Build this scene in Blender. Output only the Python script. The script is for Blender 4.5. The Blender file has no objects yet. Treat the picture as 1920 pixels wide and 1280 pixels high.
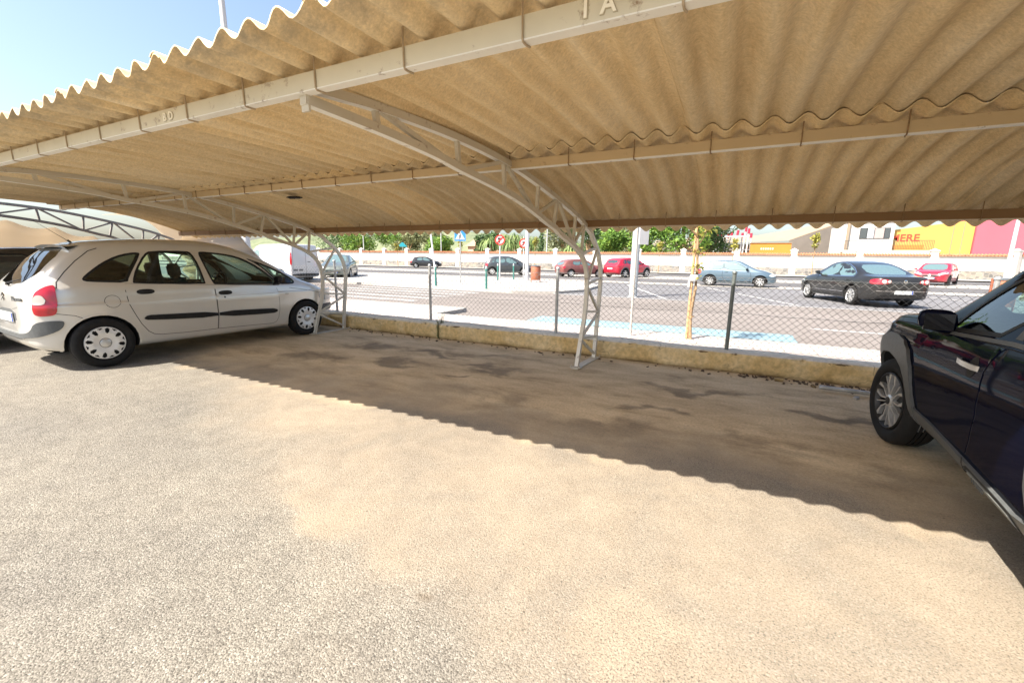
import bpy, bmesh, math, random, time
from mathutils import Vector, Matrix, noise
from mathutils.geometry import delaunay_2d_cdt
from mathutils.bvhtree import BVHTree
T0 = time.time()
random.seed(7)
rad = math.radians
PI = math.pi
S = bpy.context.scene
C = S.collection

# ------------------------------------------------------------------ camera, world, sun, exposure
H = 1.40
cam = bpy.data.cameras.new('camera'); camo = bpy.data.objects.new('camera', cam); C.objects.link(camo)
right = Vector((0.8918374, 0.4521815, 0.0125646)); down = Vector((0.0971417, -0.1643167, -0.9816127)); fwd = Vector((-0.4418025, 0.8766595, -0.1904694))
m = Matrix.Identity(4)
for i in range(3):
    m[i][0] = right[i]; m[i][1] = -down[i]; m[i][2] = -fwd[i]
m[0][3] = 0; m[1][3] = 0; m[2][3] = H
camo.matrix_world = m
cam.sensor_width = 36; cam.lens = 805 / 1920 * 36; cam.clip_start = 0.05; cam.clip_end = 3000
S.camera = camo

SUNV = Vector((-0.45, -0.72, 1.0)).normalized()
W = bpy.data.worlds.new('World'); S.world = W; W.use_nodes = True
wn = W.node_tree; bg = wn.nodes['Background']
sky = wn.nodes.new('ShaderNodeTexSky'); sky.sky_type = 'NISHITA'; sky.sun_disc = False
sky.sun_elevation = math.asin(SUNV.z); sky.sun_rotation = math.atan2(SUNV.x, SUNV.y)
sky.air_density = 1.0; sky.dust_density = 3.0; sky.ozone_density = 1.2; sky.altitude = 20
wn.links.new(sky.outputs[0], bg.inputs[0]); bg.inputs[1].default_value = 0.05
sl = bpy.data.lights.new('sun', 'SUN'); sl.energy = 2.2; sl.angle = rad(0.5); sl.color = (1.0, 0.93, 0.835)
so = bpy.data.objects.new('sun', sl); C.objects.link(so)
so.rotation_euler = (-SUNV).to_track_quat('-Z', 'Y').to_euler()
so.location = (-6, -8, 14)
S.view_settings.view_transform = 'Standard'; S.view_settings.look = 'None'
S.view_settings.gamma = 1.0; S.view_settings.use_curve_mapping = False
S.view_settings.exposure = 2.65

# ------------------------------------------------------------------ materials
def new_mat(name):
    m = bpy.data.materials.new(name); m.use_nodes = True
    nt = m.node_tree; nt.nodes.clear()
    out = nt.nodes.new('ShaderNodeOutputMaterial'); b = nt.nodes.new('ShaderNodeBsdfPrincipled')
    nt.links.new(b.outputs[0], out.inputs[0])
    return m, nt, b, out

def N(nt, typ, **kw):
    n = nt.nodes.new(typ)
    for k, v in kw.items():
        if k.startswith('i_'):
            key = k[2:]; key = int(key) if key.isdigit() else key.replace('_', ' ')
            n.inputs[key].default_value = v
        else: setattr(n, k, v)
    return n

def ramp(nt, src, stops):
    r = nt.nodes.new('ShaderNodeValToRGB')
    el = r.color_ramp.elements
    while len(el) < len(stops): el.new(0.5)
    for e, (p, c) in zip(el, stops):
        e.position = p
        e.color = (c, c, c, 1) if isinstance(c, (int, float)) else (*c, 1)
    nt.links.new(src, r.inputs[0]); return r.outputs[0]

def mix(nt, fac, a, b, mode='MIX'):
    n = nt.nodes.new('ShaderNodeMix'); n.data_type = 'RGBA'; n.blend_type = mode; n.clamp_factor = True
    def put(i, v):
        if isinstance(v, bpy.types.NodeSocket): nt.links.new(v, n.inputs[i])
        elif isinstance(v, (int, float)): n.inputs[i].default_value = v if i == 0 else (v, v, v, 1)
        else: n.inputs[i].default_value = (*v, 1)
    put(0, fac); put(6, a); put(7, b)
    return n.outputs[2]

def mth(nt, op, a, b=0.0, c=None):
    n = nt.nodes.new('ShaderNodeMath'); n.operation = op
    for i, v in enumerate((a, b) if c is None else (a, b, c)):
        if isinstance(v, bpy.types.NodeSocket): nt.links.new(v, n.inputs[i])
        else: n.inputs[i].default_value = v
    return n.outputs[0]

def wpos(nt):
    return nt.nodes.new('ShaderNodeNewGeometry').outputs['Position']
def opos(nt):
    return nt.nodes.new('ShaderNodeTexCoord').outputs['Object']

def noise_tex(nt, vec, scale, detail=4, rough=0.55, dist=0.0, sc3=None):
    if sc3:
        mp = N(nt, 'ShaderNodeMapping'); mp.inputs['Scale'].default_value = sc3
        nt.links.new(vec, mp.inputs[0]); vec = mp.outputs[0]
    n = N(nt, 'ShaderNodeTexNoise'); n.inputs['Scale'].default_value = scale
    n.inputs['Detail'].default_value = detail; n.inputs['Roughness'].default_value = rough
    n.inputs['Distortion'].default_value = dist
    nt.links.new(vec, n.inputs['Vector']); return n.outputs[0]

def bump(nt, b, h, strength, dist):
    n = N(nt, 'ShaderNodeBump'); n.inputs['Strength'].default_value = strength; n.inputs['Distance'].default_value = dist
    nt.links.new(h, n.inputs['Height']); nt.links.new(n.outputs[0], b.inputs['Normal']); return n

def simple(name, col, rough=0.6, metal=0.0, coat=0.0, var=0.0, scale=8.0, bmp=0.0, spec=0.5, obj=True):
    m, nt, b, o = new_mat(name)
    b.inputs['Base Color'].default_value = (*col, 1); b.inputs['Roughness'].default_value = rough
    b.inputs['Metallic'].default_value = metal; b.inputs['Coat Weight'].default_value = coat
    b.inputs['Coat Roughness'].default_value = 0.03; b.inputs['Specular IOR Level'].default_value = spec
    if var > 0 or bmp > 0:
        v = opos(nt) if obj else wpos(nt)
        n = noise_tex(nt, v, scale, 5, 0.6)
        if var > 0:
            dark = tuple(c * (1 - var) for c in col); lite = tuple(min(1, c * (1 + var)) for c in col)
            nt.links.new(ramp(nt, n, [(0.3, dark), (0.7, lite)]), b.inputs['Base Color'])
        if bmp > 0: bump(nt, b, n, bmp, 0.01)
    return m

def paint(name, col, metal=0.0, rough=0.35, coat=1.0, dust_amt=0.14, spec=0.5):
    m, nt, b, o = new_mat(name)
    v = opos(nt); n = noise_tex(nt, v, 3.0, 5, 0.6)
    dust = (0.42, 0.38, 0.31)
    f = ramp(nt, n, [(0.35, 0.0), (0.8, dust_amt)])
    nt.links.new(mix(nt, f, col, dust), b.inputs['Base Color'])
    b.inputs['Metallic'].default_value = metal; b.inputs['Roughness'].default_value = rough
    b.inputs['Coat Weight'].default_value = coat; b.inputs['Coat Roughness'].default_value = 0.04
    b.inputs['Specular IOR Level'].default_value = spec
    if spec < .3: b.inputs['Coat IOR'].default_value = 1.38
    return m

def glass_mat(name, tint, refl=0.10, rough=0.01):
    m = bpy.data.materials.new(name); m.use_nodes = True; nt = m.node_tree; nt.nodes.clear()
    out = N(nt, 'ShaderNodeOutputMaterial'); tr = N(nt, 'ShaderNodeBsdfTransparent'); gl = N(nt, 'ShaderNodeBsdfGlossy')
    tr.inputs[0].default_value = (*tint, 1); gl.inputs['Roughness'].default_value = rough
    gl.inputs[0].default_value = (1, 1, 1, 1)
    fr = N(nt, 'ShaderNodeFresnel'); gm = N(nt, 'ShaderNodeNewGeometry')
    nt.links.new(mth(nt, 'SUBTRACT', 1.5, mth(nt, 'MULTIPLY', gm.outputs['Backfacing'], 0.8333)), fr.inputs[0])
    f = mth(nt, 'ADD', mth(nt, 'MULTIPLY', fr.outputs[0], 0.9), refl)
    mx = N(nt, 'ShaderNodeMixShader'); nt.links.new(f, mx.inputs[0])
    nt.links.new(tr.outputs[0], mx.inputs[1]); nt.links.new(gl.outputs[0], mx.inputs[2])
    nt.links.new(mx.outputs[0], out.inputs[0]); return m

M = {}
M['black_plastic'] = simple('black_plastic', (0.012, 0.012, 0.012), 0.55, var=0.3, scale=20, spec=.3)
M['grey_plastic'] = simple('grey_plastic', (0.085, 0.09, 0.09), 0.55, var=0.15, scale=30)
M['rubber'] = simple('tyre_rubber', (0.014, 0.0135, 0.013), 0.8, var=0.3, scale=12, spec=.25)
M['dark_void'] = simple('dark_interior', (0.012, 0.012, 0.012), 0.9)
M['interior'] = simple('interior_fabric', (0.05, 0.05, 0.052), 0.9, var=0.2, scale=30)
M['interior_grey'] = simple('interior_trim', (0.16, 0.17, 0.16), 0.8, var=0.1, scale=10)
M['chrome'] = simple('chrome', (0.85, 0.85, 0.85), 0.12, 1.0)
M['alloy'] = simple('alloy_silver', (0.62, 0.62, 0.61), 0.35, 0.7, var=0.08, scale=15)
M['wheel_cover'] = simple('wheel_cover_silver', (0.72, 0.71, 0.68), 0.4, 0.25, var=0.08, scale=10)
M['dark_metal'] = simple('dark_metal', (0.04, 0.04, 0.04), 0.5, 0.6)
M['glass_green'] = glass_mat('tinted_glass', (0.66, 0.82, 0.74), 0.02)
M['glass_dark'] = glass_mat('privacy_glass', (0.12, 0.15, 0.14), 0.02)
M['mirror_dark'] = simple('mirror_glass_dark', (0.01, 0.01, 0.012), 0.05, spec=.6)
M['far_glass'] = simple('far_car_glass', (0.10, 0.16, 0.155), 0.04, 0.0, spec=1.0, coat=1.0)
M['far_glass_dark'] = simple('far_car_glass_dark', (0.03, 0.045, 0.045), 0.04, 0.0, spec=1.0, coat=1.0)
M['red_lens'] = simple('red_lens', (0.42, 0.003, 0.012), 0.12, coat=1.0, var=0.25, scale=9)
M['white_lens'] = simple('white_lens', (0.50, 0.47, 0.42), 0.15, coat=1.0)
M['head_lens'] = simple('headlight_lens', (0.5, 0.52, 0.52), 0.08, 0.3, coat=1.0)
M['plate'] = simple('number_plate', (0.50, 0.51, 0.50), 0.4)
M['plate_blue'] = simple('plate_blue', (0.02, 0.06, 0.35), 0.4)

# ------------------------------------------------------------------ mesh helpers
def link(o, parent=None):
    C.objects.link(o)
    if parent is not None: o.parent = parent
    return o

def mesh_obj(name, verts, faces, mats, parent=None, smooth=False, fm=None, angle=None):
    me = bpy.data.meshes.new(name); me.from_pydata([tuple(v) for v in verts], [], faces)
    if not isinstance(mats, (list, tuple)): mats = [mats]
    for mm in mats: me.materials.append(mm)
    if fm: me.polygons.foreach_set('material_index', fm)
    if smooth:
        me.polygons.foreach_set('use_smooth', [True] * len(me.polygons))
        if angle: me.set_sharp_from_angle(angle=rad(angle))
    me.update()
    o = bpy.data.objects.new(name, me); return link(o, parent)

def empty(name, loc=(0, 0, 0), rz=0.0):
    o = bpy.data.objects.new(name, None); C.objects.link(o); o.location = loc; o.rotation_euler = (0, 0, rz)
    o.empty_display_size = 0.2; return o

def tag(o, label=None, cat=None, group=None, kind=None):
    if label: o['label'] = label
    if cat: o['category'] = cat
    if group: o['group'] = group
    if kind: o['kind'] = kind
    return o

class MB:
    def __init__(s): s.v = []; s.f = []; s.m = []; s.mi = 0
    def add(s, vs, fs):
        n = len(s.v); s.v += [tuple(v) for v in vs]; s.f += [tuple(i + n for i in f) for f in fs]; s.m += [s.mi] * len(fs); return s
    def box(s, c, d, rot=None):
        x, y, z = d[0] / 2, d[1] / 2, d[2] / 2
        vs = [Vector((a * x, b * y, e * z)) for a in (-1, 1) for b in (-1, 1) for e in (-1, 1)]
        if rot is not None: vs = [rot @ v for v in vs]
        c = Vector(c)
        return s.add([v + c for v in vs], [(0, 1, 3, 2), (4, 6, 7, 5), (0, 4, 5, 1), (2, 3, 7, 6), (0, 2, 6, 4), (1, 5, 7, 3)])
    def box2(s, a, b):
        a = Vector(a); b = Vector(b); return s.box((a + b) / 2, [abs(b[i] - a[i]) for i in range(3)])
    def sweep(s, path, prof, closed_prof=True, up=Vector((0, 0, 1)), cap=True, side=None):
        P = [Vector(p) for p in path]; n = len(prof); base = len(s.v); vs = []
        for i, p in enumerate(P):
            t = (P[min(i + 1, len(P) - 1)] - P[max(i - 1, 0)]).normalized()
            if side is not None: sd = Vector(side)
            else:
                sd = t.cross(up)
                if sd.length < 1e-4: sd = t.cross(Vector((1, 0, 0)))
                sd.normalize()
            u = sd.cross(t).normalized()
            sc = 1.0
            for a, b in prof: vs.append(p + sd * a * sc + u * b * sc)
        fs = []
        k = n if closed_prof else n - 1
        for i in range(len(P) - 1):
            for j in range(k):
                a = i * n + j; b = i * n + (j + 1) % n
                fs.append((a, b, b + n, a + n))
        if cap and closed_prof:
            fs.append(tuple(range(n - 1, -1, -1))); fs.append(tuple((len(P) - 1) * n + j for j in range(n)))
        return s.add(vs, fs)
    def tube(s, path, r, n=8, cap=True):
        if isinstance(r, (int, float)):
            return s.sweep(path, [(r * math.cos(2 * PI * j / n), r * math.sin(2 * PI * j / n)) for j in range(n)], cap=cap)
        P = [Vector(p) for p in path]; vs = []; fs = []
        for i, p in enumerate(P):
            t = (P[min(i + 1, len(P) - 1)] - P[max(i - 1, 0)]).normalized()
            sd = t.cross(Vector((0, 0, 1)))
            if sd.length < 1e-4: sd = Vector((1, 0, 0))
            sd.normalize(); u = sd.cross(t)
            for j in range(n): vs.append(p + (sd * math.cos(2 * PI * j / n) + u * math.sin(2 * PI * j / n)) * r[i])
        for i in range(len(P) - 1):
            for j in range(n):
                a = i * n + j; b = i * n + (j + 1) % n; fs.append((a, b, b + n, a + n))
        fs.append(tuple(range(n - 1, -1, -1))); fs.append(tuple((len(P) - 1) * n + j for j in range(n)))
        return s.add(vs, fs)
    def lathe(s, prof, n=32, axis='z', c=(0, 0, 0), cap=False):
        # prof = [(r, h)] ; axis z or y
        vs = []; fs = []; c = Vector(c)
        for r, h in prof:
            for j in range(n):
                a = 2 * PI * j / n; x, y = r * math.cos(a), r * math.sin(a)
                vs.append(c + (Vector((x, y, h)) if axis == 'z' else Vector((x, h, y))))
        for i in range(len(prof) - 1):
            for j in range(n):
                a = i * n + j; b = i * n + (j + 1) % n
                f = (a, b, b + n, a + n); fs.append(f if axis == 'z' else f[::-1])
        if cap:
            f0 = tuple(range(n - 1, -1, -1)); f1 = tuple((len(prof) - 1) * n + j for j in range(n))
            fs += [f0, f1] if axis == 'z' else [f0[::-1], f1[::-1]]
        return s.add(vs, fs)
    def prism(s, poly, a, b, axis='y'):
        # poly 2d -> extruded between a and b on axis
        def mk(p, t): return {'y': (p[0], t, p[1]), 'x': (t, p[0], p[1]), 'z': (p[0], p[1], t)}[axis]
        n = len(poly)
        vs = [mk(p, a) for p in poly] + [mk(p, b) for p in poly]
        fs = [tuple(range(n)), tuple(range(2 * n - 1, n - 1, -1))]
        for i in range(n):
            j = (i + 1) % n; fs.append((i, i + n, j + n, j))
        return s.add(vs, fs)
    def build(s, name, mats, parent=None, smooth=False, angle=None, fixn=False):
        o = mesh_obj(name, s.v, s.f, mats, parent, smooth, s.m if isinstance(mats, (list, tuple)) and len(mats) > 1 else None, angle)
        if fixn:
            bm = bmesh.new(); bm.from_mesh(o.data); bmesh.ops.recalc_face_normals(bm, faces=bm.faces); bm.to_mesh(o.data); bm.free()
            if smooth and angle: o.data.set_sharp_from_angle(angle=rad(angle))
        return o

def text_mesh(name, body, size, mat, parent, mw, extrude=0.002, bold=0.0):
    cu = bpy.data.curves.new(name, 'FONT'); cu.body = body; cu.size = size; cu.extrude = extrude; cu.offset = bold; cu.resolution_u = 3
    t = bpy.data.objects.new(name, cu); C.objects.link(t)
    dg = bpy.context.evaluated_depsgraph_get(); me = bpy.data.meshes.new_from_object(t.evaluated_get(dg))
    bpy.data.objects.remove(t); bpy.data.curves.remove(cu)
    me.materials.clear(); me.materials.append(mat)
    me.transform(mw); o = bpy.data.objects.new(name, me); return link(o, parent)

def frame_m(o, x, y):
    x = Vector(x).normalized(); y = Vector(y).normalized(); z = x.cross(y)
    m = Matrix.Identity(4)
    for i in range(3): m[i][0] = x[i]; m[i][1] = y[i]; m[i][2] = z[i]; m[i][3] = o[i]
    return m
# ------------------------------------------------------------------ GROUND
def blob(nt, P, cx, cy, sx, sy, ang=0.0, soft=0.5, warp=None):
    # soft-edged elliptical patch at a real place on the ground, 0..1
    mp = N(nt, 'ShaderNodeMapping'); mp.vector_type = 'TEXTURE'
    mp.inputs['Location'].default_value = (cx, cy, 0); mp.inputs['Rotation'].default_value = (0, 0, ang)
    mp.inputs['Scale'].default_value = (sx, sy, 1000)
    nt.links.new(warp if warp is not None else P, mp.inputs[0])
    ln = N(nt, 'ShaderNodeVectorMath'); ln.operation = 'LENGTH'; nt.links.new(mp.outputs[0], ln.inputs[0])
    mr = N(nt, 'ShaderNodeMapRange'); mr.interpolation_type = 'SMOOTHSTEP'
    nt.links.new(ln.outputs['Value'], mr.inputs[0])
    mr.inputs[1].default_value = 1.0; mr.inputs[2].default_value = 1.0 - soft; mr.inputs[3].default_value = 0; mr.inputs[4].default_value = 1
    return mr.outputs[0]

def lot_material():
    m, nt, b, out = new_mat('parking_lot_asphalt'); P = wpos(nt)
    wn1 = N(nt, 'ShaderNodeTexNoise'); wn1.inputs['Scale'].default_value = 1.3; wn1.inputs['Detail'].default_value = 5
    nt.links.new(P, wn1.inputs['Vector'])
    sub = N(nt, 'ShaderNodeVectorMath'); sub.operation = 'SUBTRACT'; nt.links.new(wn1.outputs['Color'], sub.inputs[0]); sub.inputs[1].default_value = (0.5, 0.5, 0.5)
    scl = N(nt, 'ShaderNodeVectorMath'); scl.operation = 'SCALE'; nt.links.new(sub.outputs[0], scl.inputs[0]); scl.inputs['Scale'].default_value = 1.5
    ad = N(nt, 'ShaderNodeVectorMath'); ad.operation = 'ADD'; nt.links.new(P, ad.inputs[0]); nt.links.new(scl.outputs[0], ad.inputs[1])
    Wp = ad.outputs[0]
    # aggregate: small stones with dark pits between them
    v = N(nt, 'ShaderNodeTexVoronoi'); v.inputs['Scale'].default_value = 150; v.inputs['Randomness'].default_value = 1.0; nt.links.new(P, v.inputs['Vector'])
    ve = N(nt, 'ShaderNodeTexVoronoi'); ve.feature = 'DISTANCE_TO_EDGE'; ve.inputs['Scale'].default_value = 110; nt.links.new(P, ve.inputs['Vector'])
    stone = ramp(nt, v.outputs['Color'], [(0.0, (0.108, 0.099, 0.085)), (0.4, (0.185, 0.170, 0.144)), (0.75, (0.25, 0.231, 0.198)), (1.0, (0.35, 0.326, 0.284))])
    n_pit = noise_tex(nt, P, 105, 5, 0.75)
    pit = ramp(nt, n_pit, [(0.36, 0.30), (0.47, 1.0)])
    stone = mix(nt, 1.0, stone, pit, 'MULTIPLY')
    n_mid = noise_tex(nt, P, 6, 6, 0.65)
    stone = mix(nt, 1.0, stone, ramp(nt, n_mid, [(0.25, (0.80, 0.79, 0.78)), (0.75, (1.12, 1.12, 1.10))]), 'MULTIPLY')
    n_big = noise_tex(nt, P, 0.55, 4, 0.6)
    stone = mix(nt, 1.0, stone, ramp(nt, n_big, [(0.3, (0.82, 0.83, 0.85)), (0.7, (1.08, 1.07, 1.04))]), 'MULTIPLY')
    # sandy dust lying over the stones: covers more or less of the aggregate
    sand = ramp(nt, n_mid, [(0.2, (0.262, 0.216, 0.161)), (0.8, (0.322, 0.27, 0.203))])
    n_str = noise_tex(nt, P, 1.4, 6, 0.62, 0.6)
    # dust reaches from the bays down to an uneven front, the coarse stones show in front of it
    sq = N(nt, 'ShaderNodeSeparateXYZ'); nt.links.new(Wp, sq.inputs[0])
    front = mth(nt, 'ADD', mth(nt, 'ADD', sq.outputs['Y'], mth(nt, 'MULTIPLY', sq.outputs['X'], 0.42)), -0.62)
    mrs = N(nt, 'ShaderNodeMapRange'); mrs.interpolation_type = 'SMOOTHSTEP'; nt.links.new(front, mrs.inputs[0]); mrs.inputs[1].default_value = -0.45; mrs.inputs[2].default_value = 0.55
    sm = mth(nt, 'MULTIPLY', mrs.outputs[0], 0.8)
    sm = mth(nt, 'MAXIMUM', sm, blob(nt, P, -1.75, 1.55, 1.0, 0.42, -0.45, 0.7, Wp))
    sm = mth(nt, 'MAXIMUM', sm, blob(nt, P, -0.1, 1.35, 1.2, 0.5, -0.12, 0.8, Wp))
    streak = ramp(nt, n_str, [(0.30, 0.55), (0.55, 1.0)])
    sm = mth(nt, 'MULTIPLY', sm, streak)
    gaps = ramp(nt, n_pit, [(0.36, 0.35), (0.52, 1.0)])
    sm = mth(nt, 'MULTIPLY', sm, gaps)
    pits = ramp(nt, noise_tex(nt, P, 130, 2, 0.6), [(0.34, 0.30), (0.43, 1.0)])
    sand = mix(nt, 1.0, sand, pits, 'MULTIPLY'); sand = mix(nt, 1.0, sand, ramp(nt, n_str, [(0.3, (0.84, 0.82, 0.80)), (0.7, (1.12, 1.10, 1.06))]), 'MULTIPLY')
    col = mix(nt, mth(nt, 'MULTIPLY', sm, 0.9), stone, sand)
    # bays under the roof: old smooth asphalt, brown dust, oil and tyre dirt; base colour lightened to lift the roof shade
    sep = N(nt, 'ShaderNodeSeparateXYZ'); nt.links.new(Wp, sep.inputs[0])
    bay = mth(nt, 'SMOOTH_MIN', 1.0, mth(nt, 'MAXIMUM', mth(nt, 'DIVIDE', mth(nt, 'SUBTRACT', sep.outputs['Y'], 2.9), 0.9), 0.0), 0.1)
    nb = noise_tex(nt, P, 1.7, 9, 0.70, 0.25, (.8, 1.9, 1))
    baycol = ramp(nt, nb, [(0.30, (0.34, 0.25, 0.145)), (0.44, (0.57, 0.43, 0.255)), (0.58, (0.70, 0.545, 0.335)), (0.76, (0.78, 0.63, 0.41))])
    fine = noise_tex(nt, P, 45, 5, 0.7)
    baycol = mix(nt, 1.0, baycol, ramp(nt, fine, [(0.3, 0.72), (0.65, 1.1)]), 'MULTIPLY')
    col = mix(nt, mth(nt, 'MULTIPLY', bay, 0.92), col, baycol)
    clump = ramp(nt, noise_tex(nt, P, 9, 9, 0.75, 0.3, (1, 1.7, 1)), [(0.46, 0.0), (0.55, 1.0)])
    wallside = mth(nt, 'MINIMUM', mth(nt, 'MAXIMUM', mth(nt, 'DIVIDE', mth(nt, 'SUBTRACT', sep.outputs['Y'], 3.2), 1.6), 0.0), 1.0)
    baycol = mix(nt, mth(nt, 'MULTIPLY', mth(nt, 'MULTIPLY', clump, wallside), 0.75), baycol, (0.15, 0.10, 0.055))
    baycol = mix(nt, mth(nt, 'MULTIPLY', wallside, ramp(nt, noise_tex(nt, P, 3.1, 8, 0.7), [(0.5, 0.0), (0.66, 0.55)])), baycol, (0.66, 0.52, 0.33))
    oil = 0.0; oi = None
    for (x, y, a, c_, r_, k) in [(-3.6, 5.0, 1.0, .18, .05, .5), (-.6, 4.1, .5, .15, .1, .5), (-0.95, 3.5, .62, .42, .2, .55), (-2.6, 4.55, .9, .25, .1, .6), (-1.9, 3.55, .6, .3, 0, .4), (-3.9, 4.35, .6, .28, .2, .65), (-2.95, 4.2, .35, .12, .5, .6),
                                 (0.35, 3.7, .4, .5, .3, .35), (-4.9, 4.9, .7, .3, 0, .6), (-0.2, 4.9, 1.2, .16, .05, .55), (0.9, 4.6, .5, .2, .2, .6), (-5.3, 3.9, .8, .5, 0, .5),
                                 (-3.2, 5.3, 2.2, .22, 0, .35), (1.1, 3.2, .5, .8, 0, .35), (-5.0, 3.2, .8, .3, 0, .4)]:
        o_ = mth(nt, 'MULTIPLY', blob(nt, P, x, y, a, c_, r_, 0.85, Wp), k)
        oi = o_ if oi is None else mth(nt, 'MAXIMUM', oi, o_)
    on = noise_tex(nt, P, 3.6, 9, 0.74, 0.2, (1, 1.6, 1))
    om = mth(nt, 'MULTIPLY', mth(nt, 'SUBTRACT', mth(nt, 'ADD', mth(nt, 'MULTIPLY', oi, 0.85), on), 0.60), 1.7)
    om = mth(nt, 'MINIMUM', mth(nt, 'MAXIMUM', om, 0.0), 0.62)
    col = mix(nt, mth(nt, 'MULTIPLY', om, bay), col, (0.085, 0.065, 0.045))
    # dark specks (drops, crumbs)
    vs = N(nt, 'ShaderNodeTexVoronoi'); vs.inputs['Scale'].default_value = 5.5; nt.links.new(P, vs.inputs['Vector'])
    spk = ramp(nt, vs.outputs['Distance'], [(0.0, 1.0), (0.028, 0.9), (0.045, 0.0)])
    col = mix(nt, mth(nt, 'MULTIPLY', spk, 0.6), col, (0.05, 0.04, 0.03))
    st = blob(nt, P, -1.02, 1.24, .07, .04, .2, .9)
    col = mix(nt, mth(nt, 'MULTIPLY', st, .45), col, (0.12, 0.09, 0.06))
    nt.links.new(col, b.inputs['Base Color'])
    b.inputs['Roughness'].default_value = 0.9; b.inputs['Specular IOR Level'].default_value = 0.25
    hgt = mth(nt, 'ADD', mth(nt, 'MULTIPLY', mth(nt, 'SUBTRACT', 1.0, v.outputs['Distance']), 1.0), mth(nt, 'MULTIPLY', n_pit, 1.2))
    keep = mth(nt, 'SUBTRACT', 1.0, mth(nt, 'MAXIMUM', mth(nt, 'MULTIPLY', bay, 0.75), mth(nt, 'MULTIPLY', sm, 0.65)))
    bump(nt, b, mth(nt, 'MULTIPLY', hgt, keep), 0.8, 0.0045)
    return m

def flat_sheet(name, x0, y0, x1, y1, z, mat, nx=1, ny=1, warp=0.0, kind='structure'):
    vs = []; fs = []
    for j in range(ny + 1):
        for i in range(nx + 1):
            x = x0 + (x1 - x0) * i / nx; y = y0 + (y1 - y0) * j / ny
            vs.append((x, y, z + (warp * noise.noise(Vector((x * .35, y * .35, 3.3))) if warp else 0)))
    for j in range(ny):
        for i in range(nx):
            a = j * (nx + 1) + i; fs.append((a, a + 1, a + nx + 2, a + nx + 1))
    o = mesh_obj(name, vs, fs, mat, None, True); return tag(o, kind=kind)

def ground_mat(name, c0, c1, scale=2.0, rough=0.9, fine=40, bmp=0.3, streaks=False):
    m, nt, b, out = new_mat(name); P = wpos(nt)
    n1 = noise_tex(nt, P, scale, 6, 0.62, 0.3, (0.4, 1, 1) if streaks else None); n2 = noise_tex(nt, P, fine, 3, 0.7)
    col = ramp(nt, n1, [(0.3, c0), (0.7, c1)])
    col = mix(nt, 1.0, col, ramp(nt, n2, [(0.3, 0.82), (0.7, 1.1)]), 'MULTIPLY')
    nt.links.new(col, b.inputs['Base Color']); b.inputs['Roughness'].default_value = rough
    b.inputs['Specular IOR Level'].default_value = 0.25
    bump(nt, b, n2, bmp, 0.004); return m

def paver_mat(name, c0, c1, sz=0.4):
    m, nt, b, out = new_mat(name); P = wpos(nt)
    br = N(nt, 'ShaderNodeTexBrick'); br.inputs['Scale'].default_value = 1.0; br.offset = 0.0
    br.inputs['Brick Width'].default_value = sz; br.inputs['Row Height'].default_value = sz; br.inputs['Mortar Size'].default_value = 0.008
    br.inputs['Color1'].default_value = (*c0, 1); br.inputs['Color2'].default_value = (*c1, 1); br.inputs['Mortar'].default_value = (0.28, 0.25, 0.22, 1)
    nt.links.new(P, br.inputs['Vector'])
    n1 = noise_tex(nt, P, 1.5, 6, 0.65)
    col = mix(nt, 1.0, br.outputs[0], ramp(nt, n1, [(0.3, 0.84), (0.7, 1.1)]), 'MULTIPLY')
    nt.links.new(col, b.inputs['Base Color']); b.inputs['Roughness'].default_value = 0.85
    bump(nt, b, br.outputs['Fac'], 0.4, -0.004); return m

M['lot'] = lot_material()
M['earth'] = ground_mat('dry_ground', (0.30, 0.26, 0.19), (0.42, 0.37, 0.28), 0.5)
M['pave_pink'] = paver_mat('pavement_tiles', (0.40, 0.345, 0.305), (0.46, 0.40, 0.355))
M['pave_grey'] = paver_mat('island_pavers', (0.34, 0.32, 0.29), (0.40, 0.375, 0.34), 0.3)
M['road_pink'] = ground_mat('worn_pinkish_asphalt', (0.160, 0.140, 0.124), (0.215, 0.190, 0.172), 0.6, streaks=True)
M['road_grey'] = ground_mat('grey_asphalt', (0.125, 0.122, 0.125), (0.175, 0.172, 0.175), 0.6, streaks=True)
M['road_far'] = ground_mat('far_asphalt', (0.085, 0.083, 0.083), (0.125, 0.12, 0.12), 0.4, streaks=True)
M['concrete_pale'] = ground_mat('pale_concrete', (0.30, 0.28, 0.25), (0.37, 0.345, 0.31), 1.0)
M['road_paint'] = ground_mat('white_road_paint', (0.42, 0.41, 0.39), (0.55, 0.54, 0.52), 6.0)
M['blue_paint'] = ground_mat('blue_bay_paint', (0.17, 0.275, 0.31), (0.24, 0.335, 0.365), 1.5)
M['worn_paint'] = ground_mat('worn_crossing_paint', (0.24, 0.225, 0.21), (0.40, 0.39, 0.37), 3.0)
M['seam_tar'] = simple('tar_joint', (0.07, 0.065, 0.06), 0.8)
M['kerb'] = ground_mat('kerb_concrete', (0.33, 0.31, 0.28), (0.42, 0.395, 0.36), 2.0)

tag(flat_sheet('ground', -400, -200, 400, 700, -0.03, M['earth']), kind='structure')
flat_sheet('parking_lot', -40, -22, 22, 6.08, 0.0, M['lot'], 60, 28)
# street beyond the fence
flat_sheet('street_road', -120, 8.15, 90, 16.2, 0.0, M['road_pink'])
flat_sheet('parking_road', -120, 16.2, 90, 26.0, 0.0, M['road_grey'])
flat_sheet('far_road', -120, 28.2, 90, 48.9, 0.0, M['road_far'])
flat_sheet('median_strip', -120, 26.0, 90, 28.2, 0.02, M['concrete_pale'])
flat_sheet('far_strip', -120, 34.0, 90, 39.5, 0.008, M['concrete_pale'])
flat_sheet('far_pavement', -120, 46.8, 90, 50.2, 0.10, M['pave_grey'])

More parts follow.
